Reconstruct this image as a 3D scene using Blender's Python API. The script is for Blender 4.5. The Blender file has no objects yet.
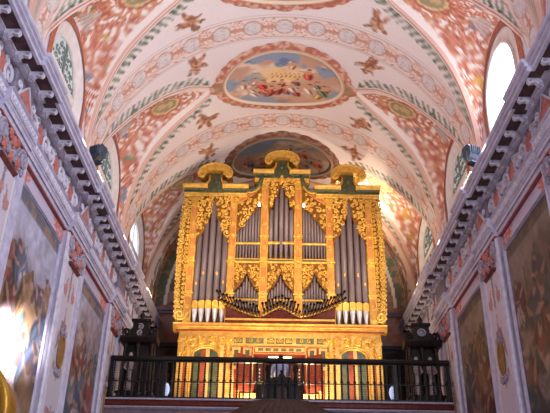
import bpy, math, random
import numpy as np
from mathutils import Vector, Matrix
PI = math.pi
random.seed(7)
SC = bpy.context.scene
COL = SC.collection
# ------------------------------------------------------------------ frame: metres, z = 0 at the visitor's eye, floor at -1.6
FLOOR = -1.6
R, ZC = 5.3, 9.8            # vault: half width and height of its springing line
BAY, BAY0 = 4.95, 18.88     # bay length and centre of the middle bay
REAR = 26.1
GAL = 4.75                  # gallery floor
ORG = 23.0                  # front plane of the organ case

# ------------------------------------------------------------------ materials
def srgb(c):
    out = []
    for v in c[:3]:
        v = v / 255.0
        out.append(v / 12.92 if v <= .04045 else ((v + .055) / 1.055) ** 2.4)
    return (*out, 1.0)

def mat(name, c1, c2=None, rough=.6, metal=0., scale=8., bump=0., bscale=None, stretch=(1, 1, 1), emit=None, emit_s=0., spec=.3, lo=.35, hi=.65, detail=4.):
    m = bpy.data.materials.new(name); m.use_nodes = True
    nt = m.node_tree; b = nt.nodes['Principled BSDF']
    b.inputs['Roughness'].default_value = rough; b.inputs['Metallic'].default_value = metal
    b.inputs['Specular IOR Level'].default_value = spec
    b.inputs['Base Color'].default_value = srgb(c1)
    if c2 is not None or bump:
        tc = nt.nodes.new('ShaderNodeTexCoord'); mp = nt.nodes.new('ShaderNodeMapping')
        mp.inputs['Scale'].default_value = stretch
        nt.links.new(tc.outputs['Object'], mp.inputs['Vector'])
        if c2 is not None:
            n = nt.nodes.new('ShaderNodeTexNoise'); n.inputs['Scale'].default_value = scale; n.inputs['Detail'].default_value = detail
            r = nt.nodes.new('ShaderNodeValToRGB')
            r.color_ramp.elements[0].position = lo; r.color_ramp.elements[1].position = hi
            r.color_ramp.elements[0].color = srgb(c1); r.color_ramp.elements[1].color = srgb(c2)
            nt.links.new(mp.outputs[0], n.inputs['Vector']); nt.links.new(n.outputs['Fac'], r.inputs['Fac'])
            nt.links.new(r.outputs['Color'], b.inputs['Base Color'])
        if bump:
            n2 = nt.nodes.new('ShaderNodeTexNoise'); n2.inputs['Scale'].default_value = bscale or scale * 2
            bp = nt.nodes.new('ShaderNodeBump'); bp.inputs['Strength'].default_value = bump; bp.inputs['Distance'].default_value = .05
            nt.links.new(mp.outputs[0], n2.inputs['Vector']); nt.links.new(n2.outputs['Fac'], bp.inputs['Height'])
            nt.links.new(bp.outputs['Normal'], b.inputs['Normal'])
    if emit is not None:
        b.inputs['Emission Color'].default_value = srgb(emit); b.inputs['Emission Strength'].default_value = emit_s
    return m

def paint_mat(name, rough=.75, spec=.2, nscale=30., amount=.12):
    """plaster or canvas that carries the paint stored in the mesh, with a fine grain"""
    m = bpy.data.materials.new(name); m.use_nodes = True
    nt = m.node_tree; b = nt.nodes['Principled BSDF']
    b.inputs['Roughness'].default_value = rough; b.inputs['Specular IOR Level'].default_value = spec
    a = nt.nodes.new('ShaderNodeAttribute'); a.attribute_name = 'paint'
    tc = nt.nodes.new('ShaderNodeTexCoord'); n = nt.nodes.new('ShaderNodeTexNoise')
    n.inputs['Scale'].default_value = nscale; n.inputs['Detail'].default_value = 3
    r = nt.nodes.new('ShaderNodeMapRange'); r.inputs['To Min'].default_value = 1 - amount; r.inputs['To Max'].default_value = 1 + amount
    mx = nt.nodes.new('ShaderNodeMix'); mx.data_type = 'RGBA'; mx.blend_type = 'MULTIPLY'; mx.inputs[0].default_value = 1.
    nt.links.new(tc.outputs['Object'], n.inputs['Vector']); nt.links.new(n.outputs['Fac'], r.inputs['Value'])
    nt.links.new(a.outputs['Color'], mx.inputs[6]); nt.links.new(r.outputs[0], mx.inputs[7])
    nt.links.new(mx.outputs[2], b.inputs['Base Color'])
    return m

M = dict(
    gold=mat('gilding', (240, 192, 88), (216, 156, 58), rough=.36, metal=.45, scale=7, bump=.25, bscale=26, spec=.5),
    gold_rich=mat('carved gilding', (246, 204, 100), (214, 154, 58), rough=.32, metal=.45, scale=14, bump=.35, bscale=34, spec=.5),
    gold_dark=mat('gilding with groove shade painted in', (150, 96, 36), (100, 58, 22), rough=.45, metal=.3, scale=10, bump=.4, bscale=30),  # darker gilding: shade of the carved crevices put into the colour
    gold_orange=mat('worn orange gilding', (222, 158, 84), (206, 128, 70), rough=.4, metal=.4, scale=5, bump=.2, bscale=30, stretch=(1, 1, .5)),
    gold_pale=mat('pale gilding', (234, 192, 104), (214, 156, 72), rough=.4, metal=.35, scale=6, bump=.2, bscale=22),
    tin=mat('dull tin', (128, 112, 114), (112, 96, 100), rough=.5, metal=.25, scale=3, stretch=(3, 3, .4), spec=.35),
    tin_bright=mat('polished tin foot', (226, 220, 222), (200, 192, 196), rough=.3, metal=.3, scale=4),
    brass=mat('aged brass', (128, 104, 76), (90, 72, 56), rough=.4, metal=.6, scale=6),
    iron=mat('dark trumpet metal', (64, 54, 50), (42, 34, 34), rough=.5, metal=.4, scale=8),
    green=mat('dark green marbling', (92, 94, 60), (62, 66, 44), rough=.35, scale=9, spec=.5),
    green_pale=mat('pale green marbling', (120, 120, 76), (84, 92, 60), rough=.4, scale=12),
    red=mat('red marbling', (166, 80, 50), (134, 58, 38), rough=.4, scale=9),
    red_dark=mat('dark red paint', (104, 36, 26), (74, 24, 20), rough=.45, scale=7),
    red_wood=mat('red brown wood', (140, 62, 40), (102, 40, 28), rough=.45, scale=3, stretch=(8, 8, 1)),
    orange=mat('orange marbling', (214, 124, 70), (190, 90, 52), rough=.45, scale=8),
    cream=mat('cream marbling', (228, 184, 114), (210, 152, 84), rough=.45, scale=7),
    dark_wood=mat('dark walnut', (40, 26, 24), (24, 15, 15), rough=.5, scale=3, stretch=(6, 6, 1)),
    wood=mat('brown wood', (82, 58, 50), (56, 38, 34), rough=.55, scale=3, stretch=(9, 9, 1), bump=.2),
    rail=mat('black brown turned wood', (30, 20, 20), (18, 12, 13), rough=.4, scale=4),
    stone=mat('lilac limewash', (206, 198, 216), (184, 174, 196), rough=.8, scale=5, bump=.15),
    stone_pale=mat('pale lilac stucco', (222, 214, 226), (200, 192, 208), rough=.8, scale=6, bump=.2, bscale=20),
    stone_shade=mat('grey lilac stucco', (176, 166, 182), (150, 140, 158), rough=.8, scale=14, bump=.3, bscale=30),
    coffer=mat('dark brown painted soffit', (104, 78, 78), (76, 56, 58), rough=.8, scale=5, bump=.2),
    coral=mat('coral red painted panel', (206, 134, 126), (176, 96, 86), rough=.75, scale=5, bump=.1),
    frieze=mat('grey painted frieze ground', (150, 138, 154), (124, 112, 130), rough=.8, scale=6),
    red_line=mat('dull red painted line', (166, 92, 92), (146, 76, 78), rough=.8, scale=6),
    impost=mat('dull red marble bar', (124, 64, 60), (98, 48, 46), rough=.6, scale=7),
    mauve=mat('mauve stone', (136, 110, 116), (112, 90, 98), rough=.75, scale=4, bump=.1),
    reveal=mat('white window splay', (236, 226, 222), (222, 210, 206), rough=.85, scale=4),
    rust=mat('rust red painted border', (196, 122, 96), (164, 92, 70), rough=.8, scale=9),
    bar=mat('grey green lattice', (140, 150, 142), (110, 122, 116), rough=.6, scale=10),
    pane_white=mat('sunlit window glass', (240, 245, 250), rough=.3, emit=(236, 246, 255), emit_s=6.),
    pane_dim=mat('shaded window glass', (190, 196, 198), rough=.3, emit=(206, 216, 214), emit_s=.28),
    pane_blue=mat('sky lit window glass', (190, 206, 226), rough=.3, emit=(206, 222, 250), emit_s=1.5),
    floor=mat('worn marble floor', (150, 140, 134), (120, 110, 106), rough=.35, scale=1.2),
    housing=mat('grey lamp housing', (74, 82, 96), (56, 62, 74), rough=.45, metal=.4, scale=8),
    lampglass=mat('lit lamp glass', (255, 240, 210), rough=.3, emit=(255, 226, 176), emit_s=14.),
    bulb=mat('lit white bulb', (255, 255, 255), rough=.3, emit=(255, 250, 240), emit_s=7.),
    globe=mat('pale blue glass globe', (190, 205, 245), (170, 188, 240), rough=.15, scale=3, emit=(180, 200, 255), emit_s=.5),
    paper=mat('sheet music paper', (238, 228, 200), (226, 212, 180), rough=.8, scale=3),
    ivory=mat('ivory keys', (226, 214, 186), (206, 192, 160), rough=.4, scale=20),
    white_fig=mat('white painted figure', (186, 168, 168), (156, 138, 140), rough=.7, scale=9),
    skin=mat('skin', (206, 150, 122), (192, 134, 108), rough=.55, scale=6),
    hair=mat('dark brown hair', (34, 24, 22), (22, 16, 15), rough=.6, scale=20),
    shirt=mat('pale blue shirt', (176, 184, 216), (158, 166, 202), rough=.85, scale=7),
    trousers=mat('charcoal trousers', (48, 46, 54), (36, 34, 42), rough=.85, scale=7),
    ochre=mat('ochre painted oval', (158, 120, 68), (132, 96, 52), rough=.7, scale=6),
    altar_gold=mat('ochre gilding', (176, 124, 36), (140, 92, 22), rough=.4, metal=.35, scale=4, bump=.15),
    paint=paint_mat('painted plaster'), paint_wall=paint_mat('painted wall canvas', rough=.5, spec=.35, nscale=18),
)

# ------------------------------------------------------------------ mesh builder
class MB:
    def __init__(s): s.v = []; s.f = []
    def add(s, vs, fs):
        o = len(s.v); s.v += [tuple(p) for p in vs]; s.f += [tuple(i + o for i in f) for f in fs]; return s
    def box(s, x0, x1, y0, y1, z0, z1):
        x0, x1 = min(x0, x1), max(x0, x1)
        v = [(x, y, z) for x in (x0, x1) for y in (y0, y1) for z in (z0, z1)]
        return s.add(v, [(0, 1, 3, 2), (4, 6, 7, 5), (0, 4, 5, 1), (2, 3, 7, 6), (0, 2, 6, 4), (1, 5, 7, 3)])
    def bevbox(s, x0, x1, y0, y1, z0, z1, b=.02):
        """box with its four front edges chamfered towards -y"""
        x0, x1 = min(x0, x1), max(x0, x1)
        v = [(x0, y1, z0), (x1, y1, z0), (x1, y1, z1), (x0, y1, z1), (x0, y0 + b, z0), (x1, y0 + b, z0), (x1, y0 + b, z1), (x0, y0 + b, z1),
             (x0 + b, y0, z0 + b), (x1 - b, y0, z0 + b), (x1 - b, y0, z1 - b), (x0 + b, y0, z1 - b)]
        return s.add(v, [(0, 1, 2, 3), (0, 4, 5, 1), (1, 5, 6, 2), (2, 6, 7, 3), (3, 7, 4, 0), (4, 8, 9, 5), (5, 9, 10, 6), (6, 10, 11, 7), (7, 11, 8, 4), (8, 11, 10, 9)])
    def prism(s, pts, a0, a1, axis='y'):
        """polygon extruded along an axis; pts are (x,z) for y, (y,z) for x, (x,y) for z"""
        n = len(pts)
        def P(p, a): return (p[0], a, p[1]) if axis == 'y' else (a, p[0], p[1]) if axis == 'x' else (p[0], p[1], a)
        v = [P(p, a0) for p in pts] + [P(p, a1) for p in pts]
        f = [tuple(range(n)), tuple(range(2 * n - 1, n - 1, -1))] + [(i, i + n, (i + 1) % n + n, (i + 1) % n) for i in range(n)]
        return s.add(v, f)
    def tube(s, path, rad, n=6, caps=True, flat=1.):
        path = [Vector(p) for p in path]; m = len(path)
        if not hasattr(rad, '__len__'): rad = [rad] * m
        vs = []; fs = []; up = None
        for i, p in enumerate(path):
            d = (path[min(i + 1, m - 1)] - path[max(i - 1, 0)])
            d = d.normalized() if d.length > 1e-9 else Vector((0, 0, 1))
            if up is None: up = Vector((0, -1, 0)) if abs(d.y) < .9 else Vector((1, 0, 0))
            a = (up - d * up.dot(d)); a = a.normalized() if a.length > 1e-6 else d.orthogonal().normalized()
            b = d.cross(a); up = a
            for k in range(n):
                t = 2 * PI * k / n
                vs.append(p + (a * math.cos(t) * flat + b * math.sin(t)) * rad[i])
        for i in range(m - 1):
            for k in range(n):
                fs.append((i * n + k, i * n + (k + 1) % n, (i + 1) * n + (k + 1) % n, (i + 1) * n + k))
        if caps: fs += [tuple(range(n - 1, -1, -1)), tuple((m - 1) * n + k for k in range(n))]
        return s.add(vs, fs)
    def lathe(s, prof, c=(0, 0, 0), n=12, a0=0., a1=2 * PI, flute=0., nf=0):
        """profile [(r,z)] turned about a vertical axis"""
        full = abs(a1 - a0 - 2 * PI) < 1e-6; k = n if full else n + 1
        vs = []; fs = []
        for r, z in prof:
            for i in range(k):
                a = a0 + (a1 - a0) * i / n
                q = r * (1 + flute * math.cos(nf * a)) if nf else r
                vs.append((c[0] + q * math.cos(a), c[1] + q * math.sin(a), c[2] + z))
        for j in range(len(prof) - 1):
            for i in range(n):
                i2 = (i + 1) % k
                fs.append((j * k + i, j * k + i2, (j + 1) * k + i2, (j + 1) * k + i))
        if full:
            if prof[0][0] > 1e-4: fs.append(tuple(range(k - 1, -1, -1)))
            if prof[-1][0] > 1e-4: fs.append(tuple((len(prof) - 1) * k + i for i in range(k)))
        return s.add(vs, fs)
    def ball(s, c, r, n=8, m=6):
        if not hasattr(r, '__len__'): r = (r, r, r)
        vs = [(c[0], c[1], c[2] - r[2])]; fs = []
        for j in range(1, m):
            t = -PI / 2 + PI * j / m
            for i in range(n):
                a = 2 * PI * i / n
                vs.append((c[0] + r[0] * math.cos(t) * math.cos(a), c[1] + r[1] * math.cos(t) * math.sin(a), c[2] + r[2] * math.sin(t)))
        vs.append((c[0], c[1], c[2] + r[2])); T = len(vs) - 1
        for i in range(n):
            fs.append((0, 1 + (i + 1) % n, 1 + i)); fs.append((T, T - n + i, T - n + (i + 1) % n))
        for j in range(m - 2):
            for i in range(n):
                fs.append((1 + j * n + i, 1 + j * n + (i + 1) % n, 1 + (j + 1) * n + (i + 1) % n, 1 + (j + 1) * n + i))
        return s.add(vs, fs)
    def scroll(s, c, r, turns=1.3, start=0., w=.03, hand=1, axes=((1, 0, 0), (0, 0, 1)), n=5, seg=11, tail=.0):
        """one carved C-scroll: a spiral rib that thickens outward, in the plane of the two axes"""
        A, B = Vector(axes[0]), Vector(axes[1]); N = A.cross(B).normalized(); c = Vector(c)
        pts = []; rd = []
        for i in range(seg + 1):
            t = i / seg; q = r * (.12 + .88 * t); a = start + hand * turns * 2 * PI * t
            pts.append(c + A * q * math.cos(a) + B * q * math.sin(a)); rd.append(w * (.75 + .5 * math.sin(PI * t)))
        if tail:
            a = start + hand * turns * 2 * PI; d = (A * -math.sin(a) + B * math.cos(a)) * hand
            for k in (1, 2, 3): pts.append(pts[seg] + d * tail * k / 3 + (A * math.cos(a) + B * math.sin(a)) * tail * .12 * k * k / 3); rd.append(w * (1 - .27 * k))
        return s.tube(pts, rd, n)
    def build(s, name, m, parent=None, smooth=False):
        me = bpy.data.meshes.new(name); me.from_pydata(s.v, [], s.f); me.update()
        import bmesh as _b
        bm = _b.new(); bm.from_mesh(me); _b.ops.recalc_face_normals(bm, faces=bm.faces); bm.to_mesh(me); bm.free()
        if smooth: me.polygons.foreach_set('use_smooth', [True] * len(me.polygons))
        me.materials.append(m)
        return link(name, me, parent)

def link(name, me, parent=None):
    o = bpy.data.objects.new(name, me); COL.objects.link(o)
    if parent is not None: o.parent = parent
    return o
def tag(o, label, cat, group=None, kind=None):
    if label: o['label'] = label
    if cat: o['category'] = cat
    if group: o['group'] = group
    if kind: o['kind'] = kind
    return o
def empty(name, loc=(0, 0, 0)):
    o = bpy.data.objects.new(name, None); o.location = loc; o.empty_display_size = .2; COL.objects.link(o); return o
def thing(name, label, cat, loc=(0, 0, 0), group=None, kind=None):
    return tag(empty(name, loc), label, cat, group, kind)
def struct(o, label, cat='wall'):
    return tag(o, label, cat, kind='structure')
def copy_tree(root, loc=None):
    r = root.copy(); COL.objects.link(r)
    if loc is not None: r.location = loc
    for ch in list(root.children):
        c = ch.copy(); COL.objects.link(c); c.parent = r
        for g in list(ch.children):
            d = g.copy(); COL.objects.link(d); d.parent = c
    return r

# ------------------------------------------------------------------ paint (numpy)
def _h(ix, iy, seed):
    x = (ix.astype(np.int64) * 374761393 + iy.astype(np.int64) * 668265263 + seed * 974634777) & 0xffffffff
    x = ((x ^ (x >> 13)) * 1274126177) & 0xffffffff
    return ((x ^ (x >> 16)) & 0xffff) / 65535.0
def vn(x, y, seed=0):
    ix = np.floor(x); iy = np.floor(y); fx = x - ix; fy = y - iy
    fx = fx * fx * (3 - 2 * fx); fy = fy * fy * (3 - 2 * fy)
    a = _h(ix, iy, seed); b = _h(ix + 1, iy, seed); c = _h(ix, iy + 1, seed); d = _h(ix + 1, iy + 1, seed)
    return (a * (1 - fx) + b * fx) * (1 - fy) + (c * (1 - fx) + d * fx) * fy
def fbm(x, y, seed=0, o=3):
    t = 0; a = .5; n = 0
    for k in range(o):
        t = t + a * vn(x * 2 ** k, y * 2 ** k, seed + 17 * k); n += a; a *= .5
    return t / n
def mixc(c, col, m):
    m = np.clip(m, 0, 1)[..., None]
    return c * (1 - m) + np.array(col, float) * m
def sst(a, b, x):
    t = np.clip((x - a) / (b - a + 1e-9), 0, 1); return t * t * (3 - 2 * t)
def ell(x, y, cx, cy, a, b, ang=0., soft=.25):
    c, s = math.cos(ang), math.sin(ang); dx, dy = x - cx, y - cy
    q = np.sqrt(((dx * c + dy * s) / a) ** 2 + ((-dx * s + dy * c) / b) ** 2)
    return 1 - sst(1 - soft, 1 + soft, q)
def lin(c):
    c = np.clip(c / 255., 0, 1); return np.where(c <= .04045, c / 12.92, ((c + .055) / 1.055) ** 2.4)
def grid_mesh(name, P, C, m, parent=None, keep=None, smooth=True):
    """P (n,m,3) grid of points, C (n,m,3) sRGB paint"""
    n, k = P.shape[:2]; me = bpy.data.meshes.new(name)
    idx = np.arange(n * k).reshape(n, k)
    q = np.stack([idx[:-1, :-1], idx[:-1, 1:], idx[1:, 1:], idx[1:, :-1]], -1).reshape(-1, 4)
    if keep is not None: q = q[keep.reshape(-1)]
    used = np.zeros(n * k, bool); used[q.reshape(-1)] = True; remap = np.cumsum(used) - 1
    q = remap[q]; V = P.reshape(-1, 3)[used]; Cc = C.reshape(-1, 3)[used]
    me.vertices.add(len(V)); me.vertices.foreach_set('co', V.astype(np.float32).ravel())
    me.loops.add(q.size); me.loops.foreach_set('vertex_index', q.astype(np.int32).ravel())
    me.polygons.add(len(q)); me.polygons.foreach_set('loop_start', np.arange(0, q.size, 4, dtype=np.int32))
    me.update(calc_edges=True)
    at = me.attributes.new('paint', 'FLOAT_COLOR', 'POINT')
    at.data.foreach_set('color', np.concatenate([lin(Cc), np.ones((len(Cc), 1))], 1).astype(np.float32).ravel())
    me.polygons.foreach_set('use_smooth', np.full(len(q), smooth))
    me.materials.append(m); me.validate()
    return link(name, me, parent)

def figure(c, x, y, cx, cy, sz, rng, robe=None, pale=False):
    """a small painted person: robe, body, head, limbs, all soft brush marks"""
    robes = [(190, 84, 66), (86, 104, 140), (196, 150, 92), (110, 120, 96), (206, 176, 160), (150, 70, 60), (90, 74, 86)]
    rb = robe or robes[rng.randrange(len(robes))]; a = rng.uniform(-.5, .5)
    skin = (226, 178, 146) if pale else (206, 154, 124)
    near = (np.abs(x - cx) < sz * 1.5) & (np.abs(y - cy) < sz * 1.5)
    if not near.any(): return c
    xx, yy, cc = x[near], y[near], c[near]
    cc = mixc(cc, rb, ell(xx, yy, cx, cy - .25 * sz, .34 * sz, .6 * sz, a))
    cc = mixc(cc, tuple(v * .62 for v in rb), ell(xx, yy, cx + .14 * sz, cy - .35 * sz, .09 * sz, .45 * sz, a))
    cc = mixc(cc, tuple(min(255, v * 1.28 + 18) for v in rb), .85 * ell(xx, yy, cx - .12 * sz, cy - .3 * sz, .07 * sz, .4 * sz, a + .15))
    cc = mixc(cc, skin, ell(xx, yy, cx - .02 * sz, cy + .22 * sz, .24 * sz, .26 * sz, a))
    for k in (-1, 1):
        cc = mixc(cc, skin, ell(xx, yy, cx + k * .36 * sz, cy + rng.uniform(-.1, .35) * sz, .3 * sz, .085 * sz, k * rng.uniform(-.3, 1.)))
    cc = mixc(cc, skin, ell(xx, yy, cx + .04 * sz, cy + .6 * sz, .15 * sz, .18 * sz))
    cc = mixc(cc, (122, 88, 70), ell(xx, yy, cx + .06 * sz, cy + .7 * sz, .15 * sz, .1 * sz))
    c[near] = cc
    return c

def robed(c, x, y, cx, cy, sz, rng, rb):
    near = (np.abs(x - cx) < sz * 1.3) & (np.abs(y - cy) < sz * 1.3)
    if not near.any(): return c
    xx, yy, cc = x[near], y[near], c[near]; a = rng.uniform(-.6, .6); k = rng.choice((-1, 1))
    ca, sa = math.cos(a), math.sin(a)
    def P(u, v): return cx + sz * (u * ca - v * sa), cy + sz * (u * sa + v * ca)
    def E(u, v, p, q, t=0.): X, Yq = P(u, v); return ell(xx, yy, X, Yq, p * sz, q * sz, a + t, .2)
    cc = mixc(cc, tuple(v * .5 for v in rb), E(.05 * k, -.12, .4, .66)); cc = mixc(cc, rb, E(0, -.1, .34, .62))
    second = ((206, 196, 192), (122, 70, 66), (96, 116, 124), (170, 134, 96))[rng.randrange(4)]
    cc = mixc(cc, second, E(-.1 * k, -.38, .26, .3, .6 * k))
    for j in range(4):
        u = -.22 + .14 * j; cc = mixc(cc, tuple(min(255, v * (1.35 if j % 2 else .6)) for v in rb), .75 * E(u, -.2 - .05 * j, .025, .42, .25 * k))
    cc = mixc(cc, (186, 146, 126), E(.24 * k, .22, .24, .06, .7 * k)); cc = mixc(cc, (176, 138, 120), E(-.2 * k, .06, .2, .055, -.5 * k))
    cc = mixc(cc, (192, 152, 132), E(.03, .52, .1, .125)); cc = mixc(cc, (120, 92, 82), E(-.02 * k, .6, .1, .07))
    c[near] = cc
    return c

def cherub(c, x, y, cx, cy, rng, s=1.):
    near = (np.abs(x - cx) < .9) & (np.abs(y - cy) < .9)
    if not near.any(): return c
    xx, yy, cc = x[near], y[near], c[near]; a = rng.uniform(0, 6.28)
    wx = fbm(xx * 5, yy * 5, 140, 2) - .5; wy = fbm(xx * 5 + 9, yy * 5, 141, 2) - .5
    xx = xx + .16 * wx; yy = yy + .16 * wy
    dk = fbm(xx * 11, yy * 11, 142, 2)
    for k in (-1, 1):                                        # wings
        t = a + PI / 2 + k * .75; cc = mixc(cc, (150, 112, 94), .85 * ell(xx, yy, cx + .27 * s * math.cos(t), cy + .27 * s * math.sin(t), .24 * s, .085 * s, t + k * .3))
    t = a + PI * .75; cc = mixc(cc, (182, 104, 80), ell(xx, yy, cx + .18 * s * math.cos(t), cy + .2 * s * math.sin(t), .3 * s, .09 * s, t + .7))
    for k, ln in ((2.6, .3), (3.6, .34), (.9, .2), (-1.1, .26)):   # legs and arms
        t = a + k + rng.uniform(-.25, .25); cc = mixc(cc, (190, 134, 104), ell(xx, yy, cx + ln * .8 * s * math.cos(t), cy + ln * .8 * s * math.sin(t), ln * .6 * s, .06 * s, t))
    cc = mixc(cc, (194, 140, 110), ell(xx, yy, cx, cy, .23 * s, .13 * s, a)); cc = mixc(cc, (150, 98, 72), ell(xx, yy, cx - .03 * s, cy - .08 * s, .2 * s, .04 * s, a))
    hx, hy = cx + .3 * s * math.cos(a), cy + .3 * s * math.sin(a)
    cc = mixc(cc, (204, 154, 122), ell(xx, yy, hx, hy, .1 * s, .095 * s)); cc = mixc(cc, (124, 88, 64), ell(xx, yy, hx + .05 * s * math.cos(a), hy + .05 * s * math.sin(a), .09 * s, .05 * s, a + PI / 2))
    hit = np.abs(cc - c[near]).sum(-1) > 40
    cc = mixc(cc, (128, 84, 66), hit * (dk > .6) * .6); cc = mixc(cc, (226, 190, 160), hit * (dk < .36) * .6)
    c[near] = cc
    return c

# ------------------------------------------------------------------ vault
TG_S = np.array([2.35, 3.2, 4.25, 5.1, 5.9, 6.5, 7.5, 8.33, 9.3]); TG_T = np.array([0, .55, .88, 1.1, 1.37, 1.62, 2.02, 2.24, 2.3])
S_END = R * PI / 2 + 1.0
def tg(s): return np.interp(np.abs(s), TG_S, TG_T)
def sg(t): return np.where(np.abs(t) >= 2.3, S_END, np.minimum(np.interp(np.abs(t), TG_T, TG_S), S_END))
def profile(s):
    a = np.abs(s); ph = np.minimum(a / R, PI / 2); dz = np.maximum(a - R * PI / 2, 0)
    return np.sign(s) * R * np.sin(ph), ZC + R * np.cos(ph) - dz, np.sign(s) * np.sin(ph), np.cos(ph)
def bayof(Y):
    k = np.round((Y - BAY0) / BAY); return Y - BAY0 - k * BAY, k
BASE = np.array((233., 217., 213.)); RUST = (194, 116, 92)
rngA = random.Random(5)
CHERUBS = [(k, sx * 2.85, ty * 1.5, random.Random(40 + int(k * 10 + sx * 3 + ty * 7))) for k in (-2, -1, 0, 1) for sx in (-1, 1) for ty in (-1, 1)]

def paint_barrel(S, Y):
    t, k = bayof(Y); at = np.abs(t); a = np.abs(S)
    c = np.broadcast_to(BASE, S.shape + (3,)).copy()
    c *= (1 + .035 * (fbm(S * .9, Y * .9, 3) - .5))[..., None]
    dg = (at - tg(S)) * .92
    dg = np.where(a < 2.35, np.hypot(at, 2.35 - a), dg)
    # green garland with a rust line beside each groin
    c = mixc(c, (232, 210, 202), (dg < .05) * (a > 2.2))
    c = mixc(c, (204, 136, 112), ((dg > .05) & (dg < .095)) * (a > 2.2))
    bead = (np.sin(a * 2 * PI / .11) > .2) & (dg > .1) & (dg < .15) & (a > 2.4)
    c = mixc(c, (212, 168, 146), bead * .6)
    q = (dg - .15) / .36
    lf = np.abs(((a + .26 * q + .12 * fbm(a * 3, Y * 3, 13, 2)) / .24) % 1 - .5)
    leaf = (lf < .40 * (1 - .5 * q) - .03 + .5 * (fbm(a * 8, Y * 8, 11, 2) - .5)) & (q > 0) & (q < 1) & (a > 2.55) & (a < 7.6)
    tone = fbm(a * 6, Y * 6, 12, 2)
    c = mixc(c, (118, 130, 106), leaf * (.6 + .5 * tone)); c = mixc(c, (72, 88, 70), leaf * (tone > .55) * .7)
    # ornamental strip over the joint between two bays
    b = 2.475 - at
    strip = b < .40
    c = mixc(c, (232, 210, 202), strip * 1.)
    c = mixc(c, (178, 154, 138), ((b > .40) & (b < .435)) * .75)
    c = mixc(c, (196, 172, 158), ((b > .50) & (b < .525)) * .55)
    p = .98; u = (a + p / 2) % p - p / 2; d = np.hypot(u, b * np.where(t > 0, 1, 1)); d = np.hypot(u, b)
    c = mixc(c, (206, 146, 122), strip * (np.abs(u) > .27) * (np.sin(a * 30 + 3 * np.sin(b * 16)) * np.cos(b * 22 + 2 * np.sin(a * 13)) > .22) * .95)
    c = mixc(c, (206, 146, 122), strip * ((b < .06) & (np.abs(u) > .24)) * .9)
    c = mixc(c, (221, 207, 205), strip * (d < .29)); c = mixc(c, (188, 136, 116), strip * (np.abs(d - .29) < .03) * .7)
    c = mixc(c, (172, 164, 166), strip * (d < .23) * (np.abs(np.sin(4 * np.arctan2(b, u)) * .12 + .12 - d) < .03) * .7)
    for kk, cx, cy, rg in CHERUBS:
        c = cherub(c, S, Y, cx, BAY0 + kk * BAY + cy, random.Random(int(100 + kk * 10 + cx * 3 + cy * 7)), 1.05)
    return c

def paint_cell(S, Y):
    t, k = bayof(Y); a = np.abs(S); at = np.abs(t); dg = (tg(S) - at) * .92
    c = np.broadcast_to(np.array((238., 222., 214.)), S.shape + (3,)).copy()
    sd = np.sign(S) * 37 + k * 11
    w1 = fbm(a * 1.5 + sd, t * 1.5 + sd, 21); w2 = fbm(a * 1.5 + 40 + sd, t * 1.5 + sd, 22)
    w3 = fbm(a * 4 + sd, at * 4 + sd, 24, 2); w4 = fbm(a * 4 + 7 + sd, at * 4 + sd, 25, 2)
    f = np.sin(17 * a + 8 * w1 + 7 * w3) * np.cos(17 * at + 8 * w2 + 7 * w4)
    g = fbm(a * 12 + sd, t * 12, 23, 2)
    edge = np.interp(a, (2.35, 3.6, 4.6, 6.), (.16, .2, .14, .03)); inner = sst(edge, edge + .06, dg + .08 * (g - .5))
    dens = .32 + .12 * sst(4., 6.5, a)
    m = inner * sst(-.05, .07, f + dens - .05 + .5 * (g - .5))
    c = mixc(c, RUST, m * .95)
    c = mixc(c, (172, 94, 72), inner * m * (g > .56) * .75)
    c = mixc(c, (226, 176, 152), inner * m * (np.abs(f - .5) < .2) * .8); c = mixc(c, (214, 158, 112), inner * m * (vn(a * 5 + sd, t * 5, 35) > .72) * .6)
    fl = vn(a * 4.2 + sd, t * 4.2 + 9, 31); hue = vn(a * 1.1 + sd, t * 1.1 + 5, 33)
    sp = inner * (fl > .8) * (w3 > .4)
    c = mixc(c, (120, 130, 152), sp * (hue < .42) * .85); c = mixc(c, (118, 134, 104), sp * (hue >= .42) * (hue < .62) * .85); c = mixc(c, (206, 160, 84), sp * (hue >= .62) * .85)
    # cartouche near the point of the cell
    e = np.sqrt(((a - 4.05) / .42) ** 2 + (t / .3) ** 2)
    e = e + .25 * (g - .5)
    c = mixc(c, (182, 106, 82), (e < 1.3) * 1.); c = mixc(c, (216, 184, 140), (e < 1.1) * 1.); c = mixc(c, (150, 136, 104), (e < .9) * .9); c = mixc(c, (206, 176, 128), (e < .62) * (fbm(a * 8, t * 8, 36, 2) > .42) * .9)
    # grey shell above the window head
    sh = (a > 5.05) & (a < 5.6) & (at < (a - 5.0) * .62)
    c = mixc(c, (206, 190, 184), sh * .75); c = mixc(c, (164, 150, 146), sh * (np.sin(np.arctan2(t, a - 4.9) * 30) > .3) * .7)
    c = mixc(c, (222, 178, 160), (dg < .04) * 1.)
    return c

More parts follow.
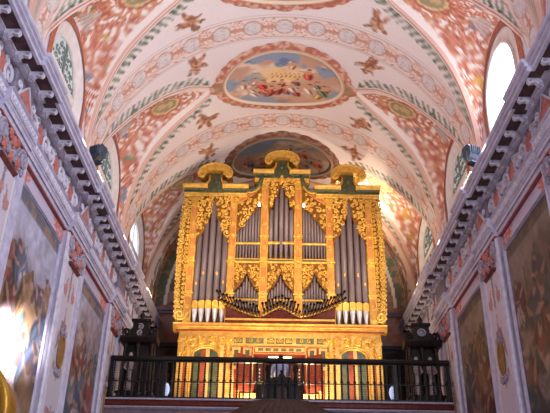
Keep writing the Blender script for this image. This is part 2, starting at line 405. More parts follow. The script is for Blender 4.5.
def build_vault():
    y_far = np.arange(11.2, REAR + .001, .035); y_near = np.arange(5.2, 11.21, .15); Ys = np.concatenate([y_near[:-1], y_far])
    NB, NCc = 420, 190
    t, _ = bayof(Ys); g = sg(t)
    u = np.linspace(-1, 1, NB + 1)
    S = u[None, :] * g[:, None]; Yg = np.repeat(Ys[:, None], NB + 1, 1)
    x, z, nx, nz = profile(S)
    o = grid_mesh('ceiling', np.stack([x, Yg, z], -1), paint_barrel(S, Yg), M['paint'])
    struct(o, 'white and rust painted barrel vault over the nave with garlands and cherubs', 'ceiling')
    v = np.linspace(0, 1, NCc + 1)
    for sd in (-1, 1):
        S = sd * (g[:, None] + v[None, :] * (S_END - g[:, None])); Yg = np.repeat(Ys[:, None], NCc + 1, 1); T = np.repeat(t[:, None], NCc + 1, 1)
        x, z, nx, nz = profile(S); a = np.abs(S)
        D = .84 * np.clip((a - 2.35) / 3.32, 0, 1.28) ** 1.4
        tgs = np.maximum(tg(S), 1e-4); h = D * np.clip(1 - (T / tgs) ** 2, 0, 1) ** .9
        P = np.stack([x + nx * h, Yg, z + nz * h], -1)
        ok = np.abs(P[..., 0]) < 5.85
        live = (np.abs(t) < 2.3)
        kp = (live[:-1] & live[1:])[:, None] & ok[:-1, :-1] & ok[1:, 1:]
        grid_mesh('lunette_vault', P, paint_cell(S, Yg), M['paint'], o, kp)
    return o
VAULT = build_vault()

def vpoint(s, Y, lift):
    x, z, nx, nz = profile(np.asarray(s, float)); return np.stack([x - nx * lift, np.asarray(Y, float) + 0 * x, z - nz * lift], -1)

def paint_oval(X, Yy, seed):
    """generic cloudy heaven: X, Yy in -1..1, Yy = 1 towards the organ (low in the picture)"""
    rg = random.Random(seed)
    n1 = fbm(X * 2.2 + seed, Yy * 2.2, 50 + seed, 4); n2 = fbm(X * 3 + 9, Yy * 3 + seed, 51, 3)
    c = np.broadcast_to(np.array((214., 176., 152.)), X.shape + (3,)).copy()
    sky = sst(.52, .60, n1 - .11 * Yy + .05 * np.sin(4 * X + seed))
    c = mixc(c, (142, 152, 170), sky * .95); c = mixc(c, (112, 128, 156), sky * sst(.56, .68, n2))
    c = mixc(c, (232, 204, 180), (1 - sky) * sst(.5, .62, n2) * .9); c = mixc(c, (186, 140, 116), (1 - sky) * sst(.55, .4, n2) * .6)
    c = mixc(c, (236, 196, 132), ell(X, Yy, -.05, -.12, .42, .26, 0, .6) * .8)
    for i in range(7): c = figure(c, X, -Yy, -.2 + .075 * i, .1 + .04 * rg.random(), .11, rg, (222, 170, 110), True)
    for i in range(30):
        px = rg.uniform(-.78, .78); py = rg.uniform(.05, .66) * (1 - .3 * abs(px))
        c = figure(c, X, -Yy, px, -py, rg.uniform(.16, .28), rg)
    c = figure(c, X, -Yy, .42, .22, .26, rg, (196, 84, 70)); c = figure(c, X, -Yy, -.36, -.2, .24, rg, (190, 66, 54)); c = figure(c, X, -Yy, .15, .5, .2, rg, (206, 160, 130))
    c = mixc(c, (176, 132, 110), sst(.55, .85, Yy) * .7 * sst(.4, .55, n2))
    return c

def build_fresco(k, label, seed, group, darkened=1.):
    yc = BAY0 + k * BAY
    root = thing('ceiling_fresco', label, 'painting', (0, yc, ZC + R), group)
    off = np.array((0, yc, ZC + R))
    nr, na = 70, 220; r = np.linspace(0, 1, nr + 1); th = np.linspace(0, 2 * PI, na + 1)
    RR, TT = np.meshgrid(r, th, indexing='ij')
    X, Q = RR * np.cos(TT), RR * np.sin(TT)
    grid_mesh('painted_canvas', vpoint(X * 2.0, yc + Q * 1.38, .03) - off, paint_oval(X, Q, seed) * darkened, M['paint'], root)
    # moulding: half round sweep
    prof = [(-.07, .02), (-.06, .07), (-.02, .10), (.03, .10), (.07, .06), (.08, .02)]
    G = np.stack([vpoint((2.05 + d) * np.cos(th), yc + (1.43 + d) * np.sin(th), l) for d, l in prof], 0) - off
    C = np.stack([np.broadcast_to(np.array(cc, float), (na + 1, 3)) for cc in ((214, 178, 140), (232, 206, 178), (236, 214, 194), (206, 176, 150), (190, 140, 112), (182, 120, 96))], 0)
    grid_mesh('moulding', G, C * darkened, M['paint'], root)
    # scrolled border with a scalloped edge
    wv = .25 + .05 * np.abs(np.sin(th * 15)) + .13 * np.exp(-((np.abs(np.cos(th)) - 1) / .012) ** 2) + .05 * (np.abs(np.cos(2 * th)) > .985)
    d = np.linspace(0, 1, 9)
    G = np.stack([vpoint((2.1 + q * wv) * np.cos(th), yc + (1.48 + q * wv) * np.sin(th), .045 * (1 - q ** 3) + .012) for q in d], 0) - off
    nn = fbm(np.cos(th)[None, :] * (17 + d[:, None] * 2.4) + 40, np.sin(th)[None, :] * (13 + d[:, None] * 2.4) + 43, 61, 2)
    C = np.broadcast_to(np.array((196., 128., 104.)), nn.shape + (3,)).copy()
    C = mixc(C, (222, 186, 166), sst(.54, .62, nn) * .8); C = mixc(C, (172, 102, 82), sst(.42, .34, nn) * .8); C = mixc(C, (150, 140, 100), (np.abs(np.cos(th)) > .985)[None, :] * (d[:, None] < .7) * .5)
    grid_mesh('scrolled_border', G, C * darkened, M['paint'], root)
    return root
build_fresco(-1, 'oval ceiling fresco cut by the top edge of the picture, only its rim showing', 3, 'oval frescoes along the crown of the vault')
build_fresco(0, 'whole oval ceiling fresco with blue sky and figures on clouds above the organ', 4, 'oval frescoes along the crown of the vault')
build_fresco(1, 'oval ceiling fresco in painted shade, half hidden behind the crest of the organ', 9, 'oval frescoes along the crown of the vault', .66)  # shade behind the organ is put into this oval's colours

# ------------------------------------------------------------------ lunette walls and windows
def arch_pts(yc, hw, zs, zt, zb, n=20):
    p = [(yc - hw, zb)]
    for i in range(n + 1):
        a = PI - PI * i / n; p.append((yc + hw * math.cos(a), zs + (zt - zs) * math.sin(a)))
    p.append((yc + hw, zb)); return p
XW = 5.38
def build_lunettes(side):
    wall = MB(); nm = 'left' if side < 0 else 'right'
    for k in (-2, -1, 0, 1):
        yc = BAY0 + k * BAY; zb, zt = 8.2, 13.25
        hole = arch_pts(yc, 1.36, 11.1, 12.42, zb); m = len(hole)
        outer = []
        for (y, z) in hole:
            f = (y - yc) / 1.36; outer.append((yc + f * BAY / 2, zb if z == zb else zt if abs(f) < .999 else 11.1))
        v = [(side * XW, y, z) for y, z in hole] + [(side * XW, y, z) for y, z in outer]
        wall.add(v, [(i, i + 1, m + i + 1, m + i) for i in range(m - 1)])
    o = wall.build('wall_upper_' + nm, M['stone_pale'])
    struct(o, 'plastered clerestory wall above the %s cornice' % nm)
    for k in (-2, -1, 0, 1):
        yc = BAY0 + k * BAY
        a = arch_pts(yc, 1.6, 11.1, 12.66, 8.2); b = arch_pts(yc, 1.36, 11.1, 12.42, 8.2); m = len(a)
        MB().add([(side * (XW - .015), *p) for p in a] + [(side * (XW - .03), *p) for p in b], [(i, i + 1, m + i + 1, m + i) for i in range(m - 1)]).build('painted_border', M['rust'], o)
    wins = []
    for k in (-1, 0, 1):
        yc = BAY0 + k * BAY
        n = {(-1, -1): 1, (-1, 0): 2, (-1, 1): 3, (1, -1): 4, (1, 0): 5, (1, 1): 6}[(side, k)]
        dep, ghw = (.07, 1.14) if n == 4 else (.17, 1.04); yg = yc + (.2 if n == 4 else 0)
        f = MB(); b = arch_pts(yc, 1.36, 11.1, 12.42, 8.2); c = arch_pts(yg, ghw, 11.05, 12.2 if n == 4 else 12.1, 8.6); m = len(b)
        f.add([(side * XW, *p) for p in b] + [(side * (XW + dep), *p) for p in c], [(i, i + 1, m + i + 1, m + i) for i in range(m - 1)] + [(0, m, 2 * m - 1, m - 1)])
        pth = [(side * (XW + dep - .03), *p) for p in c]; f.tube(pth + [pth[0]], .045, 5)
        if n != 4: f.box(side * (XW + dep), side * (XW + dep - .05), yc - ghw, yc + ghw, 10.9, 11.1)
        f = f.build('window_%d' % n, M['reveal'])
        pn = 'pane_white' if n == 4 else 'pane_blue' if n == 3 else 'pane_dim'
        MB().add([(side * (XW + dep + .02), *p) for p in c], [tuple(range(len(c)))]).build('glass', M[pn], f)
        if n != 4:
            l = MB(); X = side * (XW + dep - .005)
            for z in (9.4, 10.2): l.box(X - .02, X + .02, yc - ghw + .02, yc + ghw - .02, z - .05, z + .05)
            l.box(X - .02, X + .02, yc - .04, yc + .04, 8.6, 12.05)
            if n != 3:
                rg = random.Random(n)
                for iy in range(-4, 5):
                    for iz in range(13):
                        y, z = yc + iy * .21, 8.72 + iz * .28
                        if abs(iy * .21) > (ghw - .08) * math.sqrt(max(0, 1 - (max(0, z - 10.95) / 1.12) ** 2)): continue
                        l.scroll((X, y, z), .125, 1.0, rg.random() * 6, .017, 1 if (iy + iz) % 2 else -1, ((0, 1, 0), (0, 0, 1)), 4, 8)
            l.build('lattice', M['bar'] if n != 3 else M['reveal'], f)
        else:
            l = MB(); X = side * (XW + dep - .01)
            l.tube([(X, yc, 8.6), (X, yc, 12.25)], .012, 4); l.tube([(X, yc - 1.15, 10.6), (X, yc + 1.15, 10.6)], .012, 4)
            l.build('glazing_bar', M['bar'], f)
        tag(f, ['arched window with grey lattice and white splay, nearest on the left wall', 'arched latticed window beside the floodlight on the left cornice',
                'arched window with pale blue panes nearest the organ on the left', 'blown out white arched window, the brightest one, high on the right wall',
                'arched latticed window beside the floodlight on the right cornice', 'narrow arched window nearest the organ on the right wall'][n - 1], 'window', 'clerestory windows', 'structure')
build_lunettes(-1); build_lunettes(1)

# ------------------------------------------------------------------ entablature with consoles along both walls
PIL = (11.1, 16.02, 20.95)
def sweep(prof, side, y0, y1, offs=.08, hw=.62):
    """profile [(x,z)] run along the wall, breaking forward over each pilaster"""
    st = [(y0, 0)]
    for p in PIL:
        st += [(p - hw, 0), (p - hw + .01, 1), (p + hw - .01, 1), (p + hw, 0)]
    st.append((y1, 0)); n = len(prof); v = []; f = []
    for y, o in st:
        for x, z in prof: v.append((side * (x - o * offs), y, z))
    for i in range(len(st) - 1):
        for j in range(n - 1): f.append((i * n + j, i * n + j + 1, (i + 1) * n + j + 1, (i + 1) * n + j))
    f += [tuple(range(n)), tuple(range((len(st) - 1) * n + n - 1, (len(st) - 1) * n - 1, -1))]
    return MB().add(v, f)
def onpil(y, hw=.62): return any(abs(y - p) < hw for p in PIL)
def build_entablature(side):
    nm = 'left' if side < 0 else 'right'
    root = thing('trim_1' if side < 0 else 'trim_2', 'long lilac stucco entablature with brackets on the %s wall' % nm, 'cornice', (side * 5.25, 15, 7.4), None, 'structure')
    L = Vector(root.location)
    def put(mb, name, m, par=None, smooth=False):
        mb.v = [(a - L.x, b - L.y, c - L.z) for a, b, c in mb.v]; return mb.build(name, m, par or root, smooth)
    y0, y1 = 5.2, REAR - .05
    cor = put(sweep([(5.36, 8.92), (4.56, 8.92), (4.55, 8.88), (4.57, 8.84), (4.62, 8.82), (4.60, 8.79), (4.60, 8.75), (4.66, 8.73), (4.64, 8.70), (4.64, 8.63), (4.70, 8.62), (4.70, 8.66), (5.30, 8.66)], side, y0, y1), 'cornice_moulding', M['stone'])
    put(sweep([(5.30, 8.655), (4.71, 8.655), (4.71, 8.645), (4.96, 8.645), (5.30, 8.645)], side, y0, y1), 'soffit', M['coffer'])
    put(sweep([(5.30, 8.645), (4.97, 8.645), (4.98, 8.62), (5.03, 8.62), (5.03, 8.60), (5.07, 8.595), (5.30, 8.595)], side, y0, y1), 'bed_moulding', M['stone_pale'])
    put(sweep([(5.30, 8.60), (5.14, 8.60), (5.14, 7.92), (5.30, 7.92)], side, y0, y1), 'frieze', M['frieze'])
    put(sweep([(5.32, 7.965), (5.04, 7.965), (5.03, 7.95), (5.06, 7.93), (5.08, 7.92), (5.08, 7.72), (5.11, 7.71), (5.11, 7.68), (5.14, 7.66), (5.14, 7.58), (5.18, 7.60), (5.18, 7.48), (5.32, 7.48)], side, y0, y1, .1, .8), 'architrave', M['stone'])
    put(sweep([(5.32, 7.475), (5.185, 7.475), (5.19, 7.45), (5.32, 7.45)], side, y0, y1, .1, .8), 'red_fillet', M['red_line'])
    # leaf ornament along the architrave
    lf = MB(); rg = random.Random(3); y = 8.
    while y < y1 - .2:
        o = .1 if onpil(y, .8) else 0; X = side * (5.075 - o)
        lf.ball((X, y, 7.82), (.025, .048, .075), 5, 4); lf.ball((X, y + .065, 7.77), (.018, .022, .03), 4, 3); lf.ball((X, y + .065, 7.87), (.018, .022, .03), 4, 3); y += .13
    put(lf, 'leaf_ornament', M['stone_pale'])
    # bead row under the lip
    # console brackets
    cm = MB()
    pr = [(4.72, .0), (4.71, -.07), (4.75, -.12), (4.80, -.11), (4.85, -.09), (4.90, -.13), (4.95, -.20), (5.0, -.20), (5.0, .0)]
    cm.prism([(side * (x - 4.85), z) for x, z in pr], -.045, .045)
    dk = MB(); 
    dk.tube([(side * -.09, -.075, -.05), (side * -.09, .075, -.05)], .034, 8); dk.tube([(side * .1, -.065, -.15), (side * .1, .065, -.15)], .046, 8)
    first = None; y = 8.4
    while y < y1 - .4:
        near_step = any(abs(abs(y - p) - .62) < .1 for p in PIL)
        yy = y + (.14 if near_step else 0)
        o = .08 if onpil(yy) else 0
        loc = (side * (4.85 - o) - L.x, yy - L.y, 8.645 - L.z)
        if first is None:
            first = cm.build('console_bracket', M['stone_pale'], root); first.location = loc
            fd = dk.build('scroll_roll', M['stone_shade'], first)
        else:
            c = first.copy(); COL.objects.link(c); c.parent = root; c.location = loc
            d = fd.copy(); COL.objects.link(d); d.parent = c
        y += .59
    # frieze relief: scrolls around painted coral lozenges, one run per half bay
    edges = [5.4] + [e for p in PIL for e in (p - .62, p + .62)] + [y1]
    for i in range(0, len(edges), 2):
        a, b = edges[i], edges[i + 1]
        n = max(1, round((b - a) / 1.08)); w = (b - a) / n; sr = MB(); pn = MB(); X = side * 5.135; ax = ((0, 1, 0), (0, 0, 1))
        for j in range(n):
            c = a + (j + .5) * w
            for h in (-1, 1):
                sr.scroll((X, c + h * w * .36, 8.27), .24, 1.5, PI / 2 if h > 0 else PI / 2, .042, h, ax, 5, 16, .24)
                sr.scroll((X, c + h * w *   .18, 8.46), .12, 1.2, 0 if h > 0 else PI, .026, -h, ax, 5, 9, .1)
                sr.scroll((X, c + h * w * .18, 8.08), .12, 1.2, 0 if h > 0 else PI, .026, h, ax, 5, 9, .1)
            pn.prism([(c - .36, 8.27), (c - .08, 8.46), (c + .08, 8.46), (c + .36, 8.27), (c + .08, 8.08), (c - .08, 8.08)], side * 5.145, side * 5.125, 'x')
        put(sr, 'scroll_relief', M['stone_pale']); put(pn, 'painted_lozenge', M['coral'])
    for p in PIL[:2]:
        sr = MB(); X = side * 5.03
        pn = MB().prism([(p - .46, 8.02), (p, 8.5), (p + .46, 8.02)], side * 5.15, side * 5.03, 'x')
        for h in (-1, 1): sr.scroll((X, p + h * .42, 8.3), .11, 1.4, PI / 2, .022, h, ((0, 1, 0), (0, 0, 1)), 5, 12, .1)
        sr.tube([(X, p - .52, 7.99), (X, p, 8.55), (X, p + .52, 7.99), (X, p - .52, 7.99)], .03, 5)
        put(pn, 'painted_triangle', M['coral']); put(sr, 'scroll_relief', M['stone_pale'])
    return root
build_entablature(-1); build_entablature(1)

# ------------------------------------------------------------------ side walls, wall frescoes, pilasters
def paint_lower(Y, Z, side):
    c = np.broadcast_to(np.array((198., 186., 208.)), Y.shape + (3,)).copy()
    c *= (1 + .06 * (fbm(Y * 1.2, Z * 1.2, 70) - .5))[..., None]
    # coral flourishes at the ends of the band above each panel
    for p in PIL:
        d = np.abs(Y - p) - .85
        m = (Z > 7.02) & (Z < 7.44) & (d > -.2) & (d < .8 - (7.44 - Z) * .9)
        n = fbm(Y * 7, Z * 7, 71, 2)
        c = mixc(c, (204, 112, 98), m * sst(.38, .5, n + .25 * (1 - np.clip(d, 0, 1))) * .9); c = mixc(c, (226, 196, 190), m * (np.abs(n - .5) < .04) * .8)
    return c
def build_wall(side):
    nm = 'left' if side < 0 else 'right'
    Y, Z = np.meshgrid(np.arange(5.2, REAR + .01, .06), np.arange(FLOOR, 7.61, .06), indexing='ij')
    P = np.stack([np.full_like(Y, side * 5.27), Y, Z], -1)
    o = grid_mesh('wall_' + nm, P, paint_lower(Y, Z, side), M['paint'])
    struct(o, 'pale lilac side wall of the nave, on the %s' % nm)
    b = MB().box(side * 5.9, side * 5.8, 5.2, REAR, FLOOR, 13.3); b.build('wall_masonry', M['stone'], o)
build_wall(-1); build_wall(1)

def paint_panel(Y, Z, y0, y1, z0, z1, seed, side):
    rg = random.Random(seed); z1t = z1; Z0 = Z; wa = fbm(Y * 1.7 + seed, Z * 1.7, 180, 3) - .5; wb = fbm(Y * 1.7, Z * 1.7 + seed, 181, 3) - .5; wc = fbm(Y * 5, Z * 5 + seed, 182, 2) - .5
    Y = Y + .22 * wa + .12 * wc; Z = Z + .22 * wb - .12 * wc
    u = (Y - y0) / (y1 - y0); v = (Z - z0) / (z1 - z0)
    n1 = fbm(Y * .55 + seed, Z * .55, 80 + seed, 4); n2 = fbm(Y * 1.6, Z * 1.6 + seed, 81, 3); n3 = fbm(Y * 5, Z * 5 + seed, 82, 2)
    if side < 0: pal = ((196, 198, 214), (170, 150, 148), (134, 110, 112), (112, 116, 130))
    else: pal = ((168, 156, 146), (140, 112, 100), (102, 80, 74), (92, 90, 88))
    c = np.broadcast_to(np.array(pal[1], float), Y.shape + (3,)).copy()
    c = mixc(c, pal[2], sst(.5, .62, n1 + .15 * (.5 - v))); c = mixc(c, pal[3], sst(.54, .64, n2) * .7)
    c = mixc(c, pal[0], sst(.55, .9, v + .9 * (n1 - .5)))
    c = mixc(c, tuple(p * .9 for p in pal[0]), sst(.62, .72, n2) * .5)
    # buildings and a tree mass in the distance
    for i in range(3):
        a = y0 + (y1 - y0) * rg.uniform(.1, .8); w = rg.uniform(.25, .5); t = z1 - rg.uniform(.5, 1.5)
        c = mixc(c, (164, 146, 142) if side < 0 else (128, 108, 98), ((Y > a) & (Y < a + w) & (Z < t) & (v > .5)) * .5)
        c = mixc(c, (126, 108, 112) if side < 0 else (88, 74, 72), ((Y > a + w * .72) & (Y < a + w) & (Z < t) & (v > .5)) * .6)
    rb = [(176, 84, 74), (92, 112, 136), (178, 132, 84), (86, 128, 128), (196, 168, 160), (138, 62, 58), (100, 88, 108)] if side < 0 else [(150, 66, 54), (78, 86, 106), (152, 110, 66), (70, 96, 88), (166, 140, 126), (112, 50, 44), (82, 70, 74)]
    # a dark mass behind, then a crowd of large figures, back rows first
    for i in range(4): c = mixc(c, pal[2], .8 * ell(Y, Z, y0 + (y1 - y0) * rg.random(), z0 + (z1 - z0) * rg.uniform(.3, .62), rg.uniform(.4, .8), rg.uniform(.5, 1.1), rg.uniform(-.4, .4), .5))
    for i in range(3): c = mixc(c, rb[0], .5 * ell(Y, Z, y0 + (y1 - y0) * rg.random(), z0 + (z1 - z0) * rg.uniform(.4, .66), rg.uniform(.3, .5), rg.uniform(.4, .8), rg.uniform(-.4, .4), .5))
    for row, (vz, n, sz) in enumerate(((.74, 5, .9), (.62, 5, 1.2), (.48, 5, 1.4), (.3, 5, 1.7), (.1, 4, 1.8))):
        for i in range(n):
            c = robed(c, Y, Z, y0 + (y1 - y0) * ((i + rg.random()) / n), z0 + (z1 - z0) * (vz + rg.uniform(-.06, .06)), sz * rg.uniform(.8, 1.2), rg, rb[rg.randrange(len(rb))])
    # broad teal and white draperies in the foreground
    for i in range(5):
        q = (y0 + (y1 - y0) * rg.uniform(.1, .95), z0 + (z1 - z0) * rg.uniform(.2, .5), rg.uniform(.3, .55), rg.uniform(.14, .24), rg.uniform(-.9, .9))
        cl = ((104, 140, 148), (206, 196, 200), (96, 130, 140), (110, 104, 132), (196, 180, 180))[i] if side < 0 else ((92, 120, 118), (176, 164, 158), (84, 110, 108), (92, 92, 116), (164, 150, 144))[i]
        c = mixc(c, cl, ell(Y, Z, *q) * .9)
        for k in (-.4, .1, .5): c = mixc(c, tuple(v * .66 for v in cl), .7 * ell(Y, Z, q[0] - math.sin(q[4]) * q[3] * k, q[1] + math.cos(q[4]) * q[3] * k, q[2] * .8, .03, q[4] + .1))
    c *= (1 + .34 * (n3 - .5) + .3 * (n2 - .5))[..., None]
    c = c * .8 + c.mean(-1, keepdims=True) * .2
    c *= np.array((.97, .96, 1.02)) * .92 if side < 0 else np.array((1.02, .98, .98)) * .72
    # painted dark border strip along the top with ornament
    top = z1 - Z0
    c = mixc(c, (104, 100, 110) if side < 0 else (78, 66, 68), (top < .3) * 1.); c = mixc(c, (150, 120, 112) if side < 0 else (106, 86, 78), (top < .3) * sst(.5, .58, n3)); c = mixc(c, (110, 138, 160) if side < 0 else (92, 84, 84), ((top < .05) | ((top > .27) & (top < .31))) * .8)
    return c
def build_panel(side, y0, y1, z0, z1, seed, label):
    st = .035; yc, zc = (y0 + y1) / 2, (z0 + z1) / 2
    root = thing('wall_fresco', label, 'painting', (side * 5.26, yc, zc), 'large narrative frescoes on the side walls')
    Y, Z = np.meshgrid(np.linspace(y0, y1, int((y1 - y0) / st)), np.linspace(z0, z1, int((z1 - z0) / st)), indexing='ij')
    P = np.stack([np.full_like(Y, side * 5.225 - side * 5.26), Y - yc, Z - zc], -1)
    grid_mesh('painted_canvas', P, paint_panel(Y, Z, y0, y1, z0, z1, seed, side), M['paint_wall'], root)
    f = MB(); X = -side * .045; h, k = (y1 - y0) / 2, (z1 - z0) / 2
    for w, r in ((.0, .05), (.07, .03)):
        f.tube([(X, -h - w, -k), (X, -h - w, k + w), (X, h + w, k + w), (X, h + w, -k)], r, 6)
    f.build('frame', M['stone'], root)
    return root
build_panel(-1, 12.1, 15.0, .8, 7.0, 4, 'fresco of a red brown crowd under pale sky, nearest on the left wall')
build_panel(-1, 17.05, 19.95, .8, 7.0, 6, 'murky grey brown fresco between two pilasters on the left wall')
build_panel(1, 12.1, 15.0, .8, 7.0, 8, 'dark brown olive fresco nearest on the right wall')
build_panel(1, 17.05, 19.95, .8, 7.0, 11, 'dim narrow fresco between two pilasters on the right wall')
build_panel(-1, 7.0, 10.1, .8, 7.0, 14, 'fresco nearest the camera at the left edge of the picture')
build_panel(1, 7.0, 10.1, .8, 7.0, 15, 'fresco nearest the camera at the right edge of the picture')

def build_pilaster(side, y, label):
    root = thing('pilaster', label, 'pilaster', (side * 5.27, y, FLOOR), 'wall pilasters carrying the cornice', 'structure')
    L = root.location
    def put(mb, name, m, par=None, smooth=False):
        mb.v = [(a - L.x, b - L.y, c - L.z) for a, b, c in mb.v]; return mb.build(name, m, par or root, smooth)
    sh = MB().box(side * 5.27, side * 5.14, y - .82, y + .82, FLOOR, 7.45); put(sh, 'shaft', M['stone'])
    for h in (-1, 1):
        e = MB()
        for a, r in ((.80, .055), (.68, .04), (.58, .03)): e.tube([(side * 5.13, y + h * a, FLOOR), (side * 5.13, y + h * a, 7.4)], r, 6)
        put(e, 'edge_moulding', M['stone_pale'] if h < 0 else M['stone'])
    # painted face
    Y, Z = np.meshgrid(np.linspace(y - .55, y + .55, 40), np.linspace(FLOOR + .4, 6.75, 260), indexing='ij')
    c = np.broadcast_to(np.array((204., 194., 206.)), Y.shape + (3,)).copy()
    u = np.abs(Y - y); n = fbm(u * 7, Z * 3.4, 95, 3)
    orn = (n + .12 * np.sin(Z * 6.3) - u * .55 > .44)
    c = mixc(c, (186, 118, 108), orn * .75); c = mixc(c, (120, 124, 138), orn * (fbm(u * 9, Z * 9, 96, 2) > .56) * .8); c = mixc(c, (226, 214, 214), (u > .47) * 1.)
    put_grid = grid_mesh('painted_face', np.stack([np.full_like(Y, side * 5.133 - L.x), Y - L.y, Z - L.z], -1), c, M['paint'], root)
    # capital: impost bar, two volutes, red flowers
    put(MB().prism([(side * 5.14, 6.74), (side * 5.06, 6.80), (side * 5.06, 6.83), (side * 5.14, 6.83)], y - .42, y + .42), 'impost', M['impost'])
    cp = MB(); ax = ((0, 1, 0), (0, 0, 1)); X = side * 5.10
    for h in (-1, 1):
        cp.scroll((X, y + h * .56, 7.22), .2, 1.7, -PI / 2, .05, h, ax, 6, 16, .25); cp.scroll((X, y + h * .2, 7.05), .13, 1.3, PI / 2, .035, -h, ax, 5, 12, .1)
        cp.scroll((X, y + h * .62, 6.98), .1, 1.2, 0, .03, h, ax, 5, 10)
    put(cp, 'volutes', M['stone_shade'])
    fl = MB()
    for h, zz, r in ((-.36, 7.02, .09), (.36, 7.02, .09), (0, 7.28, .1), (-.18, 7.36, .07), (.2, 7.36, .07), (0, 6.96, .08)):
        fl.ball((side * 5.09, y + h, zz), (.05, r, r), 7, 5)
        for a in range(5): fl.ball((side * 5.09, y + h + r * math.cos(a * 1.257), zz + r * math.sin(a * 1.257)), (.03, r * .55, r * .55), 5, 4)
    put(fl, 'red_flowers', M['coral'])
    ov = MB(); n = 20
    ov.add([(side * 5.085, y, 4.7)] + [(side * 5.11, y + .17 * math.cos(2 * PI * i / n), 4.7 + .34 * math.sin(2 * PI * i / n)) for i in range(n)], [(0, 1 + i, 1 + (i + 1) % n) for i in range(n)])
    ov.tube([(side * 5.11, y + .19 * math.cos(2 * PI * i / n), 4.7 + .36 * math.sin(2 * PI * i / n)) for i in range(n + 1)], .035, 6)
    put(ov, 'oval_medallion', M['ochre'])
    sc = MB()
    for h in (-1, 1): sc.scroll((side * 5.11, y + h * .14, 5.18), .1, 1.3, -PI / 2, .028, h, ax, 5, 10); sc.scroll((side * 5.11, y + h * .14, 4.22), .1, 1.3, PI / 2, .028, -h, ax, 5, 10)
    put(sc, 'medallion_scrolls', M['stone_shade'])
    return root
for s_, n_ in ((-1, 'left'), (1, 'right')):
    build_pilaster(s_, PIL[0], 'lilac pilaster whose capital just enters the picture at the %s edge' % n_)
    build_pilaster(s_, PIL[1], 'lilac pilaster with ochre oval between the two big frescoes on the %s' % n_)
    build_pilaster(s_, PIL[2], 'lilac pilaster where the gallery front meets the %s wall' % n_)

# floor and rear wall
struct(MB().box(-5.9, 5.9, -6, REAR + .3, FLOOR - .2, FLOOR).build('floor', M['floor']), 'worn marble nave floor below the picture', 'floor')
def build_rear():
    Y0 = REAR
    X, Z = np.meshgrid(np.linspace(-5.35, 5.35, 240), np.linspace(FLOOR, 15.2, 340), indexing='ij')
    c = np.broadcast_to(np.array((150., 118., 104.)), X.shape + (3,)).copy()
    rr = np.hypot(X, Z - ZC); n = fbm(X * 2.4, Z * 2.4, 120, 3); n2 = fbm(X * 6, Z * 6, 121, 2); up = Z > 9.6
    c = mixc(c, (120, 60, 48), sst(.46, .56, n) * .85 * (rr < 4.3)); c = mixc(c, (84, 78, 68), sst(.58, .66, n) * .7); c = mixc(c, (214, 196, 184), ((rr > 4.42) & (rr < 4.55)) * up)
    c = mixc(c, (96, 104, 84), ((rr > 4.55) & (rr < 4.9)) * up * (n2 > .5)); c = mixc(c, (196, 140, 116), ((rr > 4.9) & (rr < 5.0)) * up)
    c = mixc(c, (150, 92, 78), (~up) * sst(.48, .56, n) * .8)
    o = grid_mesh('wall_rear', np.stack([X, np.full_like(X, Y0), Z], -1), c, M['paint'])
    struct(o, 'dim painted end wall behind the organ with an arched border')
    for s in (-1, 1):
        MB().box(s * 2.5, s * 5.3, Y0 - .16, Y0, 9.35, 9.5).box(s * 2.5, s * 5.3, Y0 - .1, Y0, 9.24, 9.35).build('string_course', M['mauve'], o)
    pr = [(5.31, REAR - .62), (5.0, REAR - .55), (4.92, REAR - .5), (4.92, REAR - .25), (4.92, REAR - .02), (5.0, REAR)]
    th = np.linspace(-.12, PI + .12, 300); q = np.linspace(0, len(pr) - 1, 60)
    rad = np.interp(q, range(len(pr)), [p[0] for p in pr]); yy = np.interp(q, range(len(pr)), [p[1] for p in pr])
    G = np.stack([rad[:, None] * np.cos(th)[None], np.repeat(yy[:, None], 300, 1), ZC + rad[:, None] * np.sin(th)[None]], -1)
    A = th[None] * 5.0 + 0 * q[:, None]; Q = q[:, None] + 0 * A
    C = np.broadcast_to(np.array((196., 168., 150.)), A.shape + (3,)).copy()
    nn = fbm(A * 6, Q * 3, 130, 2); nb = fbm(A * 2.5, Q * 2 + 7, 131, 2)
    C = mixc(C, (112, 108, 84), (nn > .5) * (Q > .8) * .9); C = mixc(C, (160, 92, 72), (nb > .56) * (Q > .8) * .8); C = mixc(C, (186, 128, 106), (Q < .3) * 1.)
    grid_mesh('wall_arch', G, C, M['paint'], o)
build_rear()
# transverse piers between the windows closing the vault springing: part of the clerestory walls

# ------------------------------------------------------------------ gallery
struct(MB().box(-5.25, 5.25, 20.98, REAR, GAL - .35, GAL).build('floor_gallery', M['wood']), 'wooden gallery floor carrying the organ', 'floor')
g = MB().box(-5.25, 5.25, 20.86, 20.98, 3.4, 4.56)
gf = g.build('wall_gallery_front', M['mauve']); struct(gf, 'mauve gallery front below the balustrade', 'wall')
MB().prism([(20.78, 4.74), (20.78, 4.79), (20.98, 4.79), (20.98, 4.74)], -5.25, 5.25, 'x').build('ledge', M['stone_shade'], gf)
MB().prism([(20.84, 4.56), (20.80, 4.60), (20.82, 4.70), (20.80, 4.74), (20.98, 4.74), (20.98, 4.56)], -5.25, 5.25, 'x').build('red_moulding', M['red_dark'], gf)
MB().prism([(20.80, 4.48), (20.76, 4.52), (20.80, 4.56), (20.98, 4.56), (20.98, 4.44)], -5.25, 5.25, 'x').build('lower_moulding', M['stone_shade'], gf)

